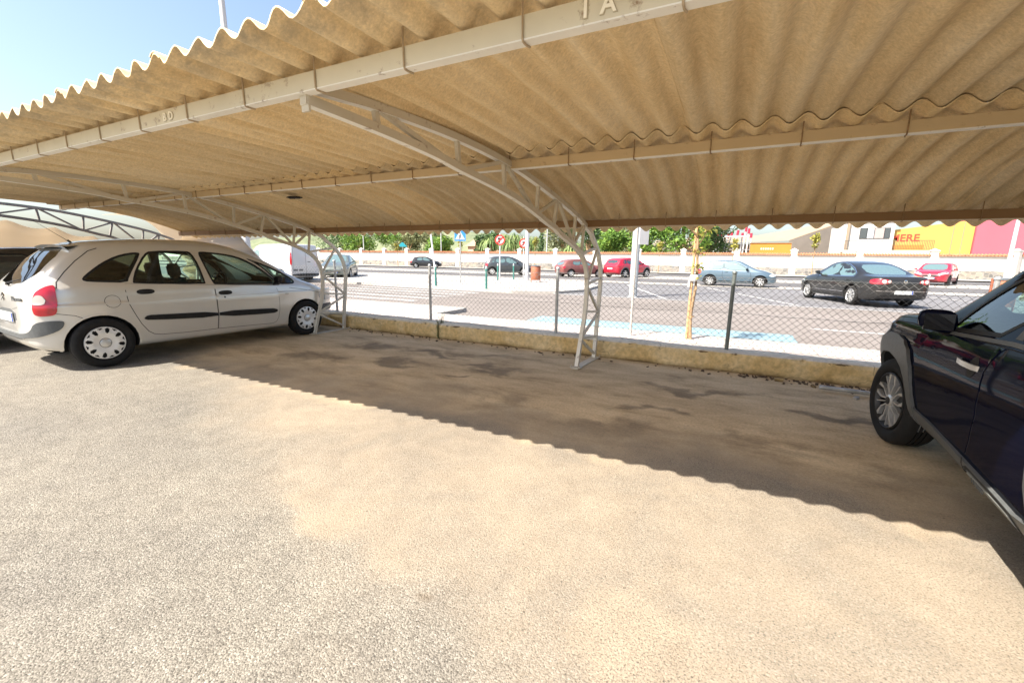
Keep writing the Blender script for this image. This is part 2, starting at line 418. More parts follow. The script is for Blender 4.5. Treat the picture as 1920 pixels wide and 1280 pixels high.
def slab(name, poly, z0, z1, mat, kind='structure'):
    mb = MB(); mb.prism(poly, z0, z1, 'z'); o = mb.build(name, mat, fixn=True); return tag(o, kind=kind)
slab('near_pavement', [(-60, 6.365), (60, 6.365), (60, 8.04), (-6.3, 8.04), (-6.3, 9.35), (-60, 9.35)], -0.02, 0.10, M['pave_pink'])
def kerb_row(name, x0, x1, y0, y1, z, along='x'):
    par = None; n = int(abs((x1 - x0) if along == 'x' else (y1 - y0)) / 1.0)
    base = MB(); base.box2((x0, y0 + .004, -.02), (x1, y1 - .004, z - .012)) if along == 'x' else base.box2((x0 + .004, y0, -.02), (x1 - .004, y1, z - .012))
    par = tag(base.build(name, M['kerb']), kind='structure'); st = None
    for i in range(n):
        L = ((x1 - x0) if along == 'x' else (y1 - y0)) / n
        if st is None:
            st = MB(); c_ = .008
            if along == 'x': st.prism([(y0, -.015), (y1, -.015), (y1, z - .012), (y1 - .014, z), (y0, z)], .005, L - .005, 'x')
            else: st.prism([(x0, -.015), (x1, -.015), (x1, z - .012), (x1 - .014, z), (x0, z)], .005, L - .005, 'y')
            q = st0 = st.build('kerb_stone', M['kerb'], par, fixn=True)
        else: q = st0.copy(); C.objects.link(q)
        q.location = (x0 + L * i if along == 'x' else 0, y0 + L * i if along == 'y' else 0, random.uniform(-.003, .003))
kerb_row('near_kerb', -6.14, 22, 8.04, 8.20, .104)
kerb_row('crossing_kerb', -30, -6.14, 9.35, 9.51, .104)
kerb_row('corner_kerb', -6.30, -6.14, 8.04, 9.35, .104, 'y')
slab('traffic_island', [(-27.90, 16.18), (-13.76, 16.09), (-8.00, 15.72), (-6.42, 16.37), (-5.77, 18.14), (-6.14, 21.86), (-7.63, 24.46), (-27.90, 24.46)], -0.02, 0.10, M['pave_grey'])
slab('island_kerb', [(-27.90, 16.04), (-13.76, 15.95), (-7.91, 15.57), (-6.28, 16.28), (-5.62, 18.14), (-6.00, 21.95), (-6.16, 21.86), (-5.78, 18.14), (-6.44, 16.37), (-8.00, 15.72), (-13.76, 16.09), (-27.90, 16.18)], -0.02, 0.106, M['kerb'])
flat_sheet('blue_bay_marking', -4.1, 8.85, 1.15, 9.75, 0.005, M['blue_paint'])
def line(name, pts, w, z, mat):
    mb = MB()
    for (a, b_) in zip(pts[:-1], pts[1:]):
        a = Vector((*a, z)); b_ = Vector((*b_, z)); d = (b_ - a).normalized(); n = Vector((-d.y, d.x, 0)) * w / 2
        mb.add([a - n, b_ - n, b_ + n, a + n], [(0, 1, 2, 3)])
    return tag(mb.build(name, mat), kind='structure')
line('road_seam', [(-60, 14.6), (-16, 14.4), (-9, 14.9), (-5.7, 14.5), (-2.1, 13.7), (1.6, 12.9), (6, 12.7), (30, 12.6)], 0.035, 0.004, M['seam_tar'])
line('road_edge_line', [(-6.5, 16.25), (40, 15.9)], 0.13, 0.012, M['road_paint'])
for k, yy in enumerate((11.1, 12.05, 13.0, 13.95, 14.9, 15.85)):
    line('zebra_stripe', [(-15.6, yy), (-9.0, yy - .15)], 0.46, 0.008, M['worn_paint'])
for k in range(5):
    x0 = -7.6 + k * 4.1
    line('bay_line', [(x0 - 1.7, 24.6), (x0 + 1.4, 16.6)], 0.11, 0.010, M['road_paint'])
line('near_dash_line', [(1.6, 10.9), (12, 10.7)], 0.12, 0.009, M['road_paint'])
line('island_dark_line', [(-9.7, 16.8), (-6.5, 17.6)], 0.05, 0.104, M['seam_tar'])  # narrow dark line across the island paving
for k in range(9):
    x0 = -34 + k * 5.2
    line('far_bay_line', [(x0, 39.7), (x0 + 1.2, 46.6)], 0.14, 0.006, M['road_paint'])

# ------------------------------------------------------------------ KERB WALL + CHAIN LINK FENCE
def wall_material():
    m, nt, b, out = new_mat('ochre_plaster'); P = wpos(nt)
    n1 = noise_tex(nt, P, 2.2, 7, 0.65, 0.5); n2 = noise_tex(nt, P, 18, 6, 0.7)
    col = ramp(nt, n1, [(0.28, (0.58, 0.40, 0.17)), (0.48, (0.72, 0.54, 0.27)), (0.72, (0.80, 0.65, 0.40))])
    col = mix(nt, 1.0, col, ramp(nt, n2, [(0.3, 0.7), (0.6, 1.08)]), 'MULTIPLY')
    sep = N(nt, 'ShaderNodeSeparateXYZ'); nt.links.new(P, sep.inputs[0]); z = sep.outputs['Z']
    topf = mth(nt, 'MULTIPLY', mth(nt, 'GREATER_THAN', z, 0.243), 1.0)
    top = ramp(nt, n1, [(0.3, (0.56, 0.49, 0.38)), (0.7, (0.74, 0.67, 0.54))])
    top = mix(nt, 1.0, top, ramp(nt, n2, [(0.3, 0.75), (0.6, 1.1)]), 'MULTIPLY')
    col = mix(nt, topf, col, top)
    # flaked spots along the upper edge, damp dirt along the foot
    nz = noise_tex(nt, P, 5.0, 5, 0.6, 0.4, (1, 1, 2.2))
    edge = mth(nt, 'SUBTRACT', 1.0, mth(nt, 'MINIMUM', mth(nt, 'MULTIPLY', mth(nt, 'ABSOLUTE', mth(nt, 'SUBTRACT', z, 0.235)), 22.0), 1.0))
    chip = mth(nt, 'GREATER_THAN', mth(nt, 'MULTIPLY', nz, mth(nt, 'ADD', 0.50, mth(nt, 'MULTIPLY', edge, 0.52))), 0.575)
    col = mix(nt, mth(nt, 'MULTIPLY', chip, .85), col, (0.085, 0.055, 0.032))
    foot = ramp(nt, mth(nt, 'ADD', z, mth(nt, 'MULTIPLY', mth(nt, 'SUBTRACT', n1, .5), .12)), [(0.0, 0.85), (0.035, 0.3), (0.075, 0.0)])
    col = mix(nt, foot, col, (0.10, 0.065, 0.035))
    cr = N(nt, 'ShaderNodeTexVoronoi'); cr.feature = 'DISTANCE_TO_EDGE'; cr.inputs['Scale'].default_value = 1.1
    mp = N(nt, 'ShaderNodeVectorMath'); mp.operation = 'ADD'; nt.links.new(P, mp.inputs[0])
    nn = N(nt, 'ShaderNodeTexNoise'); nn.inputs['Scale'].default_value = 5; nt.links.new(P, nn.inputs['Vector'])
    sc = N(nt, 'ShaderNodeVectorMath'); sc.operation = 'SCALE'; sc.inputs['Scale'].default_value = .35; nt.links.new(nn.outputs['Color'], sc.inputs[0]); nt.links.new(sc.outputs[0], mp.inputs[1])
    nt.links.new(mp.outputs[0], cr.inputs['Vector'])
    crk = ramp(nt, cr.outputs['Distance'], [(0.0, 1.0), (0.010, 0.0)])
    col = mix(nt, mth(nt, 'MULTIPLY', crk, ramp(nt, n1, [(0.50, 0.0), (0.62, 0.7)])), col, (0.06, 0.04, 0.025))
    nt.links.new(col, b.inputs['Base Color']); b.inputs['Roughness'].default_value = 0.95; b.inputs['Specular IOR Level'].default_value = 0.15
    bump(nt, b, mth(nt, 'ADD', n2, mth(nt, 'MULTIPLY', chip, -1.5)), 0.8, 0.012)
    return m
M['plaster'] = wall_material()
M['concrete_dark'] = simple('broken_concrete', (0.10, 0.07, 0.045), 0.95, var=0.4, scale=15, bmp=0.6)

def low_wall(x0, x1):
    prof = [(6.02, -0.02), (6.015, 0.06), (6.02, 0.13), (6.02, 0.20), (6.022, 0.235), (6.035, 0.258), (6.07, 0.266), (6.15, 0.266), (6.25, 0.268), (6.345, 0.262), (6.36, 0.24), (6.36, -0.02)]
    nx = int((x1 - x0) / 0.045); vs = []; fs = []
    for i in range(nx + 1):
        x = x0 + (x1 - x0) * i / nx
        sag = -0.012 * (x + 3) / 4
        for k, (y, z) in enumerate(prof):
            a = noise.noise(Vector((x * 2.3, y * 9, z * 9))); b_ = noise.noise(Vector((x * 9, y * 20 + 5, z * 20)))
            dy = 0.016 * a + 0.007 * b_; dz = (0.010 * a + 0.006 * b_) if z > 0.15 else 0
            ch = noise.noise(Vector((x * 1.9 + 11, 0.3, 0.7)))
            c2 = noise.noise(Vector((x * 7 + 3, 1.3, 0.2)))
            if 4 <= k <= 5 and ch + 0.5 * c2 > 0.38: dy += 0.035; dz -= 0.022
            if 0.0 < z < .22 and k < 4: dy += -0.004 * k
            vs.append((x, y + dy * (1 if k < 8 else .3), z + dz + (sag if z > 0.1 else 0)))
    n = len(prof)
    for i in range(nx):
        for k in range(n - 1):
            a = i * n + k; fs.append((a, a + n, a + n + 1, a + 1))
    fs.append(tuple(range(n))); fs.append(tuple(nx * n + k for k in range(n - 1, -1, -1)))
    return vs, fs
for (x0, x1, lab) in ((-4.455, 14.0, 'low ochre plastered kerb wall with flaked top edge, running right from the crack behind the middle truss'),
                      (-13.0, -4.49, 'smoother low ochre kerb wall from the silver car to the upright crack with a weed')):
    vs, fs = low_wall(x0, x1)
    o = mesh_obj('low_wall', vs, fs, M['plaster'], None, True, angle=50); tag(o, lab, 'wall', 'low walls under the fence')
    bm = bmesh.new(); bm.from_mesh(o.data); bmesh.ops.recalc_face_normals(bm, faces=bm.faces); bm.to_mesh(o.data); bm.free()

M['galv'] = simple('galvanised_steel', (0.44, 0.445, 0.44), 0.45, 0.55, var=0.25, scale=14)
M['wire'] = simple('fence_wire', (0.20, 0.20, 0.20), 0.5, 0.5)
M['post_green'] = simple('weathered_green_steel', (0.17, 0.19, 0.18), 0.5, 0.5, var=0.2, scale=10)
YF = 6.20
fence = empty('chain_link_fence', (0, YF, 0.25)); tag(fence, 'grey wire mesh fence on tubular posts standing on the low kerb wall', 'fence')
POSTX = [-11.95, -9.54, -7.14, -4.77, -2.36, 0.03, 2.43, 4.83, 7.2, 9.6]
for x in POSTX:
    mb = MB(); tp = 1.285 if x > -6 else 1.33
    mb.lathe([(0.024, 0.0), (0.024, tp - .285), (0.031, tp - .28), (0.031, tp - .265), (0.02, tp - .25), (0.0, tp - .245)], 12)
    mb.box((0, 0.03, tp - .33), (0.02, 0.02, 0.03)); mb.box((0, 0.03, 0.45), (0.02, 0.02, 0.03))
    o = mb.build('post', M['post_green' if x == 0.03 else 'galv'], fence, True, 40); o.location = (x, 0, -0.01)
def mesh_panel(x0, x1, z0, z1):
    dw = 0.086; dh = 0.077; r = 0.0021; mb = MB(); n = int((x1 - x0) / dw * 2); rows = int((z1 - z0) / dh * 2)
    # each strand runs upwards in a zigzag and hooks into its neighbours
    for i in range(n):
        xa = x0 + i * dw / 2; path = []
        for k in range(rows + 1):
            x = xa + (dw / 2 + 0.001 if (k + i) % 2 else -0.001); z = z0 + k * dh / 2
            x += 0.006 * noise.noise(Vector((x * 3, z * 3, 0))); y = 0.0035 * (1 if (k % 2) else -1) + 0.012 * noise.noise(Vector((x * 1.3, z * 2, 5)))
            path.append((x, y, z + 0.004 * noise.noise(Vector((x * 2, z, 9)))))
        for j in range(len(path) - 1):
            a = Vector(path[j]); b_ = Vector(path[j + 1]); d = (b_ - a).normalized(); s1 = Vector((0, 1, 0)); s2 = d.cross(s1)
            base = [s1 * r, -s1 * r * .5 + s2 * r * .9, -s1 * r * .5 - s2 * r * .9]
            mb.add([a + q for q in base] + [b_ + q for q in base], [(0, 1, 4, 3), (1, 2, 5, 4), (2, 0, 3, 5)])
    for z in (z0 + .03, (z0 + z1) / 2, z1 - .012):
        mb.tube([(x0 + (x1 - x0) * t / 12, 0.006 * math.sin(t), z + 0.006 * math.sin(t * 1.7) - (0.012 * math.sin(t / 12 * PI))) for t in range(13)], 0.0021, 4)
    return mb
for a, b_ in zip(POSTX[:-1], POSTX[1:]):
    mb = mesh_panel(a, b_, 0.02, 0.955); o = mb.build('wire_mesh', M['wire'], fence); o['kind'] = 'stuff'

# ------------------------------------------------------------------ CARPORT
def roof_material():
    m, nt, b, out = new_mat('fibre_cement_sheet'); P = wpos(nt)
    oi = N(nt, 'ShaderNodeObjectInfo')
    n1 = noise_tex(nt, P, 1.6, 7, 0.68, 0.0, (4.5, 0.6, 1)); n2 = noise_tex(nt, P, 75, 4, 0.7); n3 = noise_tex(nt, P, 22, 5, 0.65)
    col = ramp(nt, n1, [(0.28, (0.66, 0.475, 0.25)), (0.45, (0.78, 0.60, 0.345)), (0.60, (0.84, 0.675, 0.425)), (0.78, (0.87, 0.74, 0.52))])
    col = mix(nt, 1.0, col, ramp(nt, n2, [(0.3, 0.80), (0.7, 1.12)]), 'MULTIPLY')
    col = mix(nt, 1.0, col, ramp(nt, n3, [(0.3, 0.90), (0.7, 1.06)]), 'MULTIPLY')
    rr = ramp(nt, oi.outputs['Random'], [(0.0, (0.84, 0.85, 0.88)), (0.5, (0.97, 0.97, 0.97)), (1.0, (1.06, 1.05, 1.02))])
    col = mix(nt, 1.0, col, rr, 'MULTIPLY')
    sep = N(nt, 'ShaderNodeSeparateXYZ'); nt.links.new(P, sep.inputs[0])
    # grey weathering at the outer eave end
    ev = ramp(nt, sep.outputs['Y'], [(0.0, 1.0), (1.0, 1.0)])
    e = mth(nt, 'SUBTRACT', 1.0, mth(nt, 'MINIMUM', mth(nt, 'MAXIMUM', mth(nt, 'DIVIDE', mth(nt, 'SUBTRACT', sep.outputs['Y'], 1.2), 0.35), 0.0), 1.0))
    lich = ramp(nt, noise_tex(nt, P, 9, 6, 0.7), [(0.42, 0.0), (0.62, 1.0)])
    col = mix(nt, mth(nt, 'MULTIPLY', mth(nt, 'MULTIPLY', e, lich), 0.7), col, (0.27, 0.245, 0.20))
    nt.links.new(col, b.inputs['Base Color']); b.inputs['Roughness'].default_value = 0.9; b.inputs['Specular IOR Level'].default_value = 0.2
    bump(nt, b, n2, 0.35, 0.003); return m
M['sheet'] = roof_material()
def cream(name, c, rust=True):
    m, nt, b, out = new_mat(name); P = wpos(nt)
    n1 = noise_tex(nt, P, 1.6, 6, 0.6); n2 = noise_tex(nt, P, 14, 7, 0.72)
    col = ramp(nt, n1, [(0.3, tuple(x * .86 for x in c)), (0.7, c)])
    if rust: col = mix(nt, ramp(nt, n2, [(0.59, 0.0), (0.70, 0.8)]), col, (0.19, 0.09, 0.035))
    nt.links.new(col, b.inputs['Base Color']); b.inputs['Roughness'].default_value = 0.55
    bump(nt, b, n2, 0.15, 0.002); return m
M['beam'] = cream('cream_painted_beam', (0.70, 0.64, 0.48))
M['beam_mid'] = cream('yellowed_cream_beam', (0.60, 0.45, 0.25))
M['flange'] = cream('bounce_lit_underside', (0.90, 0.87, 0.78))  # same paint as the beams; light bounced off the ground put into the colour
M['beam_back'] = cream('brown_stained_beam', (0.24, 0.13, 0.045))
M['truss'] = cream('cream_painted_truss', (0.62, 0.56, 0.44))
M['truss_grey'] = simple('backlit_grey_truss', (0.24, 0.215, 0.19), 0.6, 0.2, var=.2)  # backlit look put into the colour of the end truss
M['rust'] = simple('rusty_hook', (0.30, 0.195, 0.10), 0.7, 0.3, var=.3, scale=30)
M['letter'] = simple('raised_cream_letter', (0.92, 0.86, 0.70), 0.5)
M['letter_edge'] = simple('letter_shadow_paint', (0.42, 0.36, 0.24), 0.6)

carport = empty('carport', (-1.5, 3.5, 0)); tag(carport, 'open carport with corrugated fibre cement roof on curved steel lattice trusses', 'carport')
def cp(o):  # keep world coordinates while parented
    o.parent = carport; o.matrix_parent_inverse = Matrix.Translation((1.5, -3.5, 0)); return o

PITCH = 0.177; X00 = -0.215; NW = 6
def zf(y): return 2.2700 + 0.0075 * (3.5 - y) + 0.012 * math.sin(PI * max(0, min(1, (y - 1.5) / 2.0))) + .004
def zr(y): return 2.2700 - 0.008 if y < 3.5 else 2.2700 - 0.008 - 0.1 * (y - 3.5) ** 2
def wave(u): # crest at u=0; slightly fuller crests like pressed sheet
    return 0.028 * math.cos(2 * PI * u)
def sheet_mesh(y0, y1, ny, zfun, seed):
    seg = 10; nx = NW * seg + 4; T = 0.0032
    vs = []; fs = []
    us = [(-2 + i) / seg for i in range(nx + 1)]
    def pt(i, j, sgn):
        u = us[i]; y = y0 + (y1 - y0) * j / ny
        z = zfun(y) + wave(u); dz = -0.028 * 2 * PI / PITCH * math.sin(2 * PI * u)
        sl = (zfun(y + .01) - zfun(y - .01)) / .02
        n = Vector((-dz, -sl, 1)).normalized()
        lift = 0.0085 if i < 3 else (-0.003 if i >= nx else 0.0)
        p = Vector((u * PITCH, y, z + lift)) + n * T * sgn
        w = 0.003 * noise.noise(Vector((u * 1.1 + seed, y * 2, 0)))
        p.z += w
        if j == 0: p.y += 0.010 * noise.noise(Vector((u * 2.3, seed, 4)))
        return p
    for s_ in (1, -1):
        for j in range(ny + 1):
            for i in range(nx + 1): vs.append(pt(i, j, s_))
    L = (nx + 1) * (ny + 1)
    for j in range(ny):
        for i in range(nx):
            a = j * (nx + 1) + i
            fs.append((a, a + 1, a + nx + 2, a + nx + 1)); fs.append((a + L, a + nx + 1 + L, a + nx + 2 + L, a + 1 + L))
    for i in range(nx):
        a = i; fs.append((a, a + L, a + 1 + L, a + 1)); a = ny * (nx + 1) + i; fs.append((a, a + 1, a + 1 + L, a + L))
    for j in range(ny):
        a = j * (nx + 1); fs.append((a, a + nx + 1, a + nx + 1 + L, a + L)); a += nx; fs.append((a, a + L, a + nx + 1 + L, a + nx + 1))
    return vs, fs
protos = {}
for row, (y0, y1, ny, zfun) in {'f': (1.225, 3.56, 14, zf), 'r': (3.335, 5.70, 18, zr)}.items():
    vs, fs = sheet_mesh(y0, y1, ny, zfun, 1.0 if row == 'f' else 5.0)
    o = mesh_obj('roof_sheet', vs, fs, M['sheet'], None, True, angle=55); protos[row] = o
cov = NW * PITCH
k0, k1 = -10, 8
for row in 'fr':
    first = True
    for k in range(k0, k1):
        o = protos[row] if first else protos[row].copy()
        if not first: C.objects.link(o)
        first = False
        o.location = (X00 - PITCH + cov * k, 0, 0.0002 * k); cp(o)
XL = X00 - PITCH + cov * k0 - 0.02; XR = X00 - PITCH + cov * k1
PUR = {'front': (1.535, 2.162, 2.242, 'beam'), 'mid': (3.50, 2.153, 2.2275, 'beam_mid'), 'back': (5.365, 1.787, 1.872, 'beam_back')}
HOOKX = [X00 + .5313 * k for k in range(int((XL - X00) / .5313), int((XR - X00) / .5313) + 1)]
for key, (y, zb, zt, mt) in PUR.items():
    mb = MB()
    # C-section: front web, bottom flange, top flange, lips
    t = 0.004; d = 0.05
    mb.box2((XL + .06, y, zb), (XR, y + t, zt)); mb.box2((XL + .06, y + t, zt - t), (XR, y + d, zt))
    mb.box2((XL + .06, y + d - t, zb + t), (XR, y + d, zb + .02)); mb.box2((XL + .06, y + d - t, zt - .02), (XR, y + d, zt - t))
    p = cp(mb.build('purlin', M[mt])); mb = MB(); mb.box2((XL + .055, y - .0006, zb - .001), (XR, y + d, zb + t * (1.2 if key != 'front' else 1))); mb.build('bottom_flange', M['flange'] if key != 'back' else cream('bounce_lit_tan_underside', (0.62, 0.50, 0.34)), p)  # underside coloured lighter to stand for ground bounce
    hp = MB(); r = 0.0042
    top = (zf(y) if key == 'front' else (zf(y) if key == 'mid' else zr(y + .02))) + .03
    hp.tube([(0, y - r - .001, top + .02), (0, y - r - .001, zb + .004), (0, y + .002, zb - r - .001), (0.0, y + .03, zb - r - .001), (0.006, y + .05, zb - r - .001)], r, 6)
    ho = None
    for i, hx in enumerate(HOOKX):
        if hx < XL + .1: continue
        if ho is None: ho = hp.build('hook_bolt', M['rust'] if key != 'front' else simple('hook_front', (0.44, 0.34, 0.22), .6, .2), None); q = ho
        else: q = ho.copy(); C.objects.link(q)
        q.parent = p; q.location = (hx + random.uniform(-.008, .008), 0, 0)
        q.rotation_euler = (0, random.uniform(-.0, .0), 0)
    if key == 'front':
        for txt, x0_, sz, dx, dzz in (('BD', -3.135, .062, .062, .018), ('1A', -.535, .075, .070, .022)):
            for i_, ch_ in enumerate(txt):
                lt_ = text_mesh('letter', ch_, sz, M['letter'], p, frame_m((x0_ + dx * i_, y - .0035, zb + dzz), (1, 0, 0.0), (0, 0, 1)), .002, .0017)
                text_mesh('letter_outline', ch_, sz, M['letter_edge'], lt_, frame_m((x0_ + dx * i_ + .002, y - .0012, zb + dzz - .0015), (1, 0, 0.0), (0, 0, 1)), .0008, .0036)
# nest of debris hanging between two sheets
mb = MB()
for k in range(26):
    mb.box((random.uniform(-.08, .08), random.uniform(-.04, .04), random.uniform(-.012, .012)), (random.uniform(.03, .12), random.uniform(.02, .05), .006), Matrix.Rotation(random.uniform(-.5, .5), 3, 'Z') @ Matrix.Rotation(random.uniform(-.3, .3), 3, 'X'))
o = mb.build('sheet_patch', M['dark_void']); cp(o); o.location = (-5.35, 4.05, 2.165)
o['label'] = 'dark broken flake hanging from the sheet underside'

INNER = [(1.55, 2.12), (1.85, 2.106), (2.13, 2.09), (2.5, 2.06), (2.78, 2.02), (3.2, 1.97), (3.6, 1.91), (3.95, 1.83), (4.26, 1.745), (4.55, 1.68), (4.8, 1.61), (5.02, 1.545), (5.2, 1.47), (5.34, 1.38), (5.43, 1.27), (5.48, 1.13), (5.49, .95), (5.475, .78), (5.44, .61), (5.38, .44), (5.31, .22), (5.25, .02)]
OUTER = [(1.57, 2.185), (1.8, 2.20), (2.0, 2.213), (2.55, 2.222), (3.03, 2.208), (3.57, 2.165), (4.02, 2.095), (4.52, 2.00), (4.98, 1.895), (5.2, 1.835), (5.38, 1.77), (5.56, 1.70), (5.72, 1.60), (5.85, 1.49), (5.95, 1.34), (6.0, 1.18), (6.01, 1.02), (5.99, .84), (5.97, .65), (5.94, .45), (5.92, .25), (5.90, .02)]
def cr(pts, n):
    # resample open polyline with Catmull-Rom
    P = [Vector((a, b_, 0)) for a, b_ in pts]; out = []
    for i in range(len(P) - 1):
        p0 = P[max(i - 1, 0)]; p1 = P[i]; p2 = P[i + 1]; p3 = P[min(i + 2, len(P) - 1)]
        for k in range(n):
            t = k / n; out.append(0.5 * ((2 * p1) + (p2 - p0) * t + (2 * p0 - 5 * p1 + 4 * p2 - p3) * t * t + (-p0 + 3 * p1 - 3 * p2 + p3) * t ** 3))
    out.append(P[-1]); return out
WEB = [(1.78, 2.02), (2.30, 2.28), (2.30, 2.75), (2.78, 2.75), (2.78, 3.0), (2.78, 3.30), (3.28, 3.30), (3.65, 3.30), (3.65, 3.80), (3.65, 4.15), (4.10, 4.15), (4.10, 4.62), (4.62, 4.62), (4.62, 4.98), (4.95, 4.98), (4.95, 5.3)]
def at_s(pts, s):
    for a, b_ in zip(pts[:-1], pts[1:]):
        if a[0] <= s <= b_[0]: t = (s - a[0]) / (b_[0] - a[0] + 1e-9); return (s, a[1] + (b_[1] - a[1]) * t)
    return pts[-1]
def at_z(pts, z):
    for a, b_ in zip(pts[::-1][:-1], pts[::-1][1:]):
        if a[1] <= z <= b_[1]: t = (z - a[1]) / (b_[1] - a[1] + 1e-9); return (a[0] + (b_[0] - a[0]) * t, z)
    return pts[0]
def make_truss(mat, c=0.048, w=0.030):
    hc = c / 2
    mb = MB()
    mb.box((0, 5.59, .008), (.10, .86, .012)); mb.box((0, 5.22, .016), (.15, .06, .006)); mb.box((0, 5.95, .016), (.13, .06, .006))
    for sx in (-.055, .055):
        for yy in (5.2, 5.98): mb.lathe([(.009, .0), (.009, .03), (0, .032)], 8, c=(sx, yy, .012))
    base = mb.build('truss', mat); mb = MB(); mb.box((0, 1.565, 2.155), (.055, .012, .13)); mb.build('end_plate', mat, base)
    for nm, pts in (('lower_chord', INNER), ('upper_chord', OUTER)):
        P = cr(pts, 3); path = [Vector((0, p.x, p.y + (hc if p.y > 1.7 else 0))) for p in P]
        mb = MB(); mb.sweep(path, [(-hc, -hc), (hc, -hc), (hc, hc), (-hc, hc)], side=(1, 0, 0)); mb.m = [1 if (i < 4 * (len(path) - 1) and i % 4 == 0) else 0 for i in range(len(mb.f))]; mb.build(nm, [mat, M['flange']], base, fixn=True)  # bottom faces take the lighter colour that imitates bounce light
    def web(a, b_):
        a = Vector((0, a[0], a[1] + .02)); b_ = Vector((0, b_[0], b_[1] + .02)); mb = MB(); h = w / 2
        mb.sweep([a, b_], [(-h, -h), (h, -h), (h, h), (-h, h)], side=(1, 0, 0)); mb.build('web_member', mat, base, fixn=True)
    I = lambda s: at_s(INNER, s); O = lambda s: at_s(OUTER, s)
    iz = lambda z: at_z(INNER, z); oz = lambda z: at_z(OUTER, z)
    pairs = [(I(2.02), O(2.0)), (O(2.02), I(2.76)), (I(2.78), O(2.76)), (I(2.82), O(3.4)), (I(3.42), O(3.4)), (O(3.42), I(4.0)), (I(4.02), O(4.05)), (I(4.02), O(4.5)), (O(4.5), I(4.42)), (O(4.52), I(4.95)), (I(4.97), O(5.02)),
             (I(4.99), O(5.3)), (O(5.3), iz(1.44)), (iz(1.44), oz(1.53)), (oz(1.52), iz(1.06)), (iz(1.06), oz(1.12)), (iz(1.04), oz(.66)), (oz(.65), iz(.70)), (oz(.63), iz(.36)), (iz(.36), oz(.30)), (iz(.34), oz(.05))]
    for a, b_ in pairs: web(a, b_)
    return base
tr0 = make_truss(M['truss'])
def put_truss(x, mat=None, rz=0.066):  # mat: darker colour standing for a truss seen against the light
    o = tr0 if not tr0.get('used') else tr0.copy()
    if o is not tr0:
        C.objects.link(o)
        for ch in list(tr0.children):
            c_ = ch.copy(); C.objects.link(c_); c_.parent = o
    else: tr0['used'] = 1
    if mat is not None:
        for q in [o] + list(o.children):
            for sl_ in q.material_slots: sl_.link = 'OBJECT'; sl_.material = mat
    # rotate about the foot so that the arm swings slightly left
    Rm = Matrix.Translation((x, 5.98, 0)) @ Matrix.Rotation(-math.atan(rz), 4, 'Z') @ Matrix.Translation((0, -5.98, 0))
    o.matrix_world = Rm; loc = o.matrix_world.copy(); cp(o); o.matrix_basis = loc
    return o
for x in (-1.647, -6.64, -11.66, 3.36, 8.36): put_truss(x, M['truss_grey'] if x < -10 else None, rz=0.066 if x > -3 else (.03 if x > -8 else 0))
del tr0['used']
# ------------------------------------------------------------------ CARS
def pchip(pts):
    xs = [p[0] for p in pts]; ys = [p[1] for p in pts]; n = len(xs)
    h = [xs[i + 1] - xs[i] for i in range(n - 1)]; d = [(ys[i + 1] - ys[i]) / h[i] for i in range(n - 1)]
    mm = [0.0] * n
    for i in range(1, n - 1):
        if d[i - 1] * d[i] > 0:
            w1 = 2 * h[i] + h[i - 1]; w2 = h[i] + 2 * h[i - 1]; mm[i] = (w1 + w2) / (w1 / d[i - 1] + w2 / d[i])
    mm[0] = d[0]; mm[-1] = d[-1]
    def f(x):
        if x <= xs[0]: return ys[0]
        if x >= xs[-1]: return ys[-1]
        i = 0
        while x > xs[i + 1]: i += 1
        t = (x - xs[i]) / h[i]
        return ((2 * t ** 3 - 3 * t ** 2 + 1) * ys[i] + (t ** 3 - 2 * t ** 2 + t) * h[i] * mm[i] + (-2 * t ** 3 + 3 * t ** 2) * ys[i + 1] + (t ** 3 - t ** 2) * h[i] * mm[i + 1])
    return f

def chaikin(pts, it=2, closed=False):
    for _ in range(it):
        out = []
        n = len(pts)
        if not closed: out.append(pts[0])
        for i in range(n if closed else n - 1):
            a = pts[i]; b = pts[(i + 1) % n]
            out.append(tuple(a[k] * .75 + b[k] * .25 for k in range(len(a)))); out.append(tuple(a[k] * .25 + b[k] * .75 for k in range(len(a))))
        if not closed: out.append(pts[-1])
        pts = out
    return pts

def car_section(P, x, ins=0.0):
    wb = P['plan'](x) - ins; zb = P['bot'](x) if not ins else P['floor']
    zt = P['top'](x) - ins; zbelt = min(P['belt'](x), zt - 0.035)
    g = zt - zbelt
    tum = P['tumble']; cr_ = min(P.get('crown', .05), g * .45)
    ye = wb - P.get('shoulder', .05) - .02 - tum * max(g - .05, 0); ye = max(ye, .25)
    ze = zt - cr_
    mid = P.get('mid', .55)
    if ins:
        pts = [(0, zb), (wb * .5, zb), (wb - .1, zb), (wb - .06, zb + .1), (wb - .05, mid), (wb - .05, zbelt - .15), (wb - .06, zbelt)]
    else:
        si = P.get('sill', 0.0)
        pts = [(0, zb), (wb * .55, zb), (wb - .12 - si * .5, zb + .01), (wb - .035 - si, zb + .035), (wb - .018 - si * .6, zb + .12), (wb, mid - .05), (wb, mid + .1)] + ([(wb + .004, P['swage'] - .05), (wb + .006, P['swage'] - .012), (wb - .010, P['swage'] + .008)] if P.get('swage') else []) + [(wb - .012, zbelt - .13), (wb - P.get('shoulder', .05) * .55, zbelt - .035), (wb - P.get('shoulder', .05), zbelt)]
    k = P.get('rail', 1.0)
    pts += [(ye + (wb - P.get('shoulder', .05) - ye) * .5, zbelt + (ze - zbelt) * .5), (ye + .01, ze - min(.05, g * .15)), (ye - .04 * k, ze + cr_ * .42), (ye - .16 * k, zt - cr_ * .25), (ye * .45, zt - cr_ * .03), (0, zt)]
    return chaikin(pts, 2)

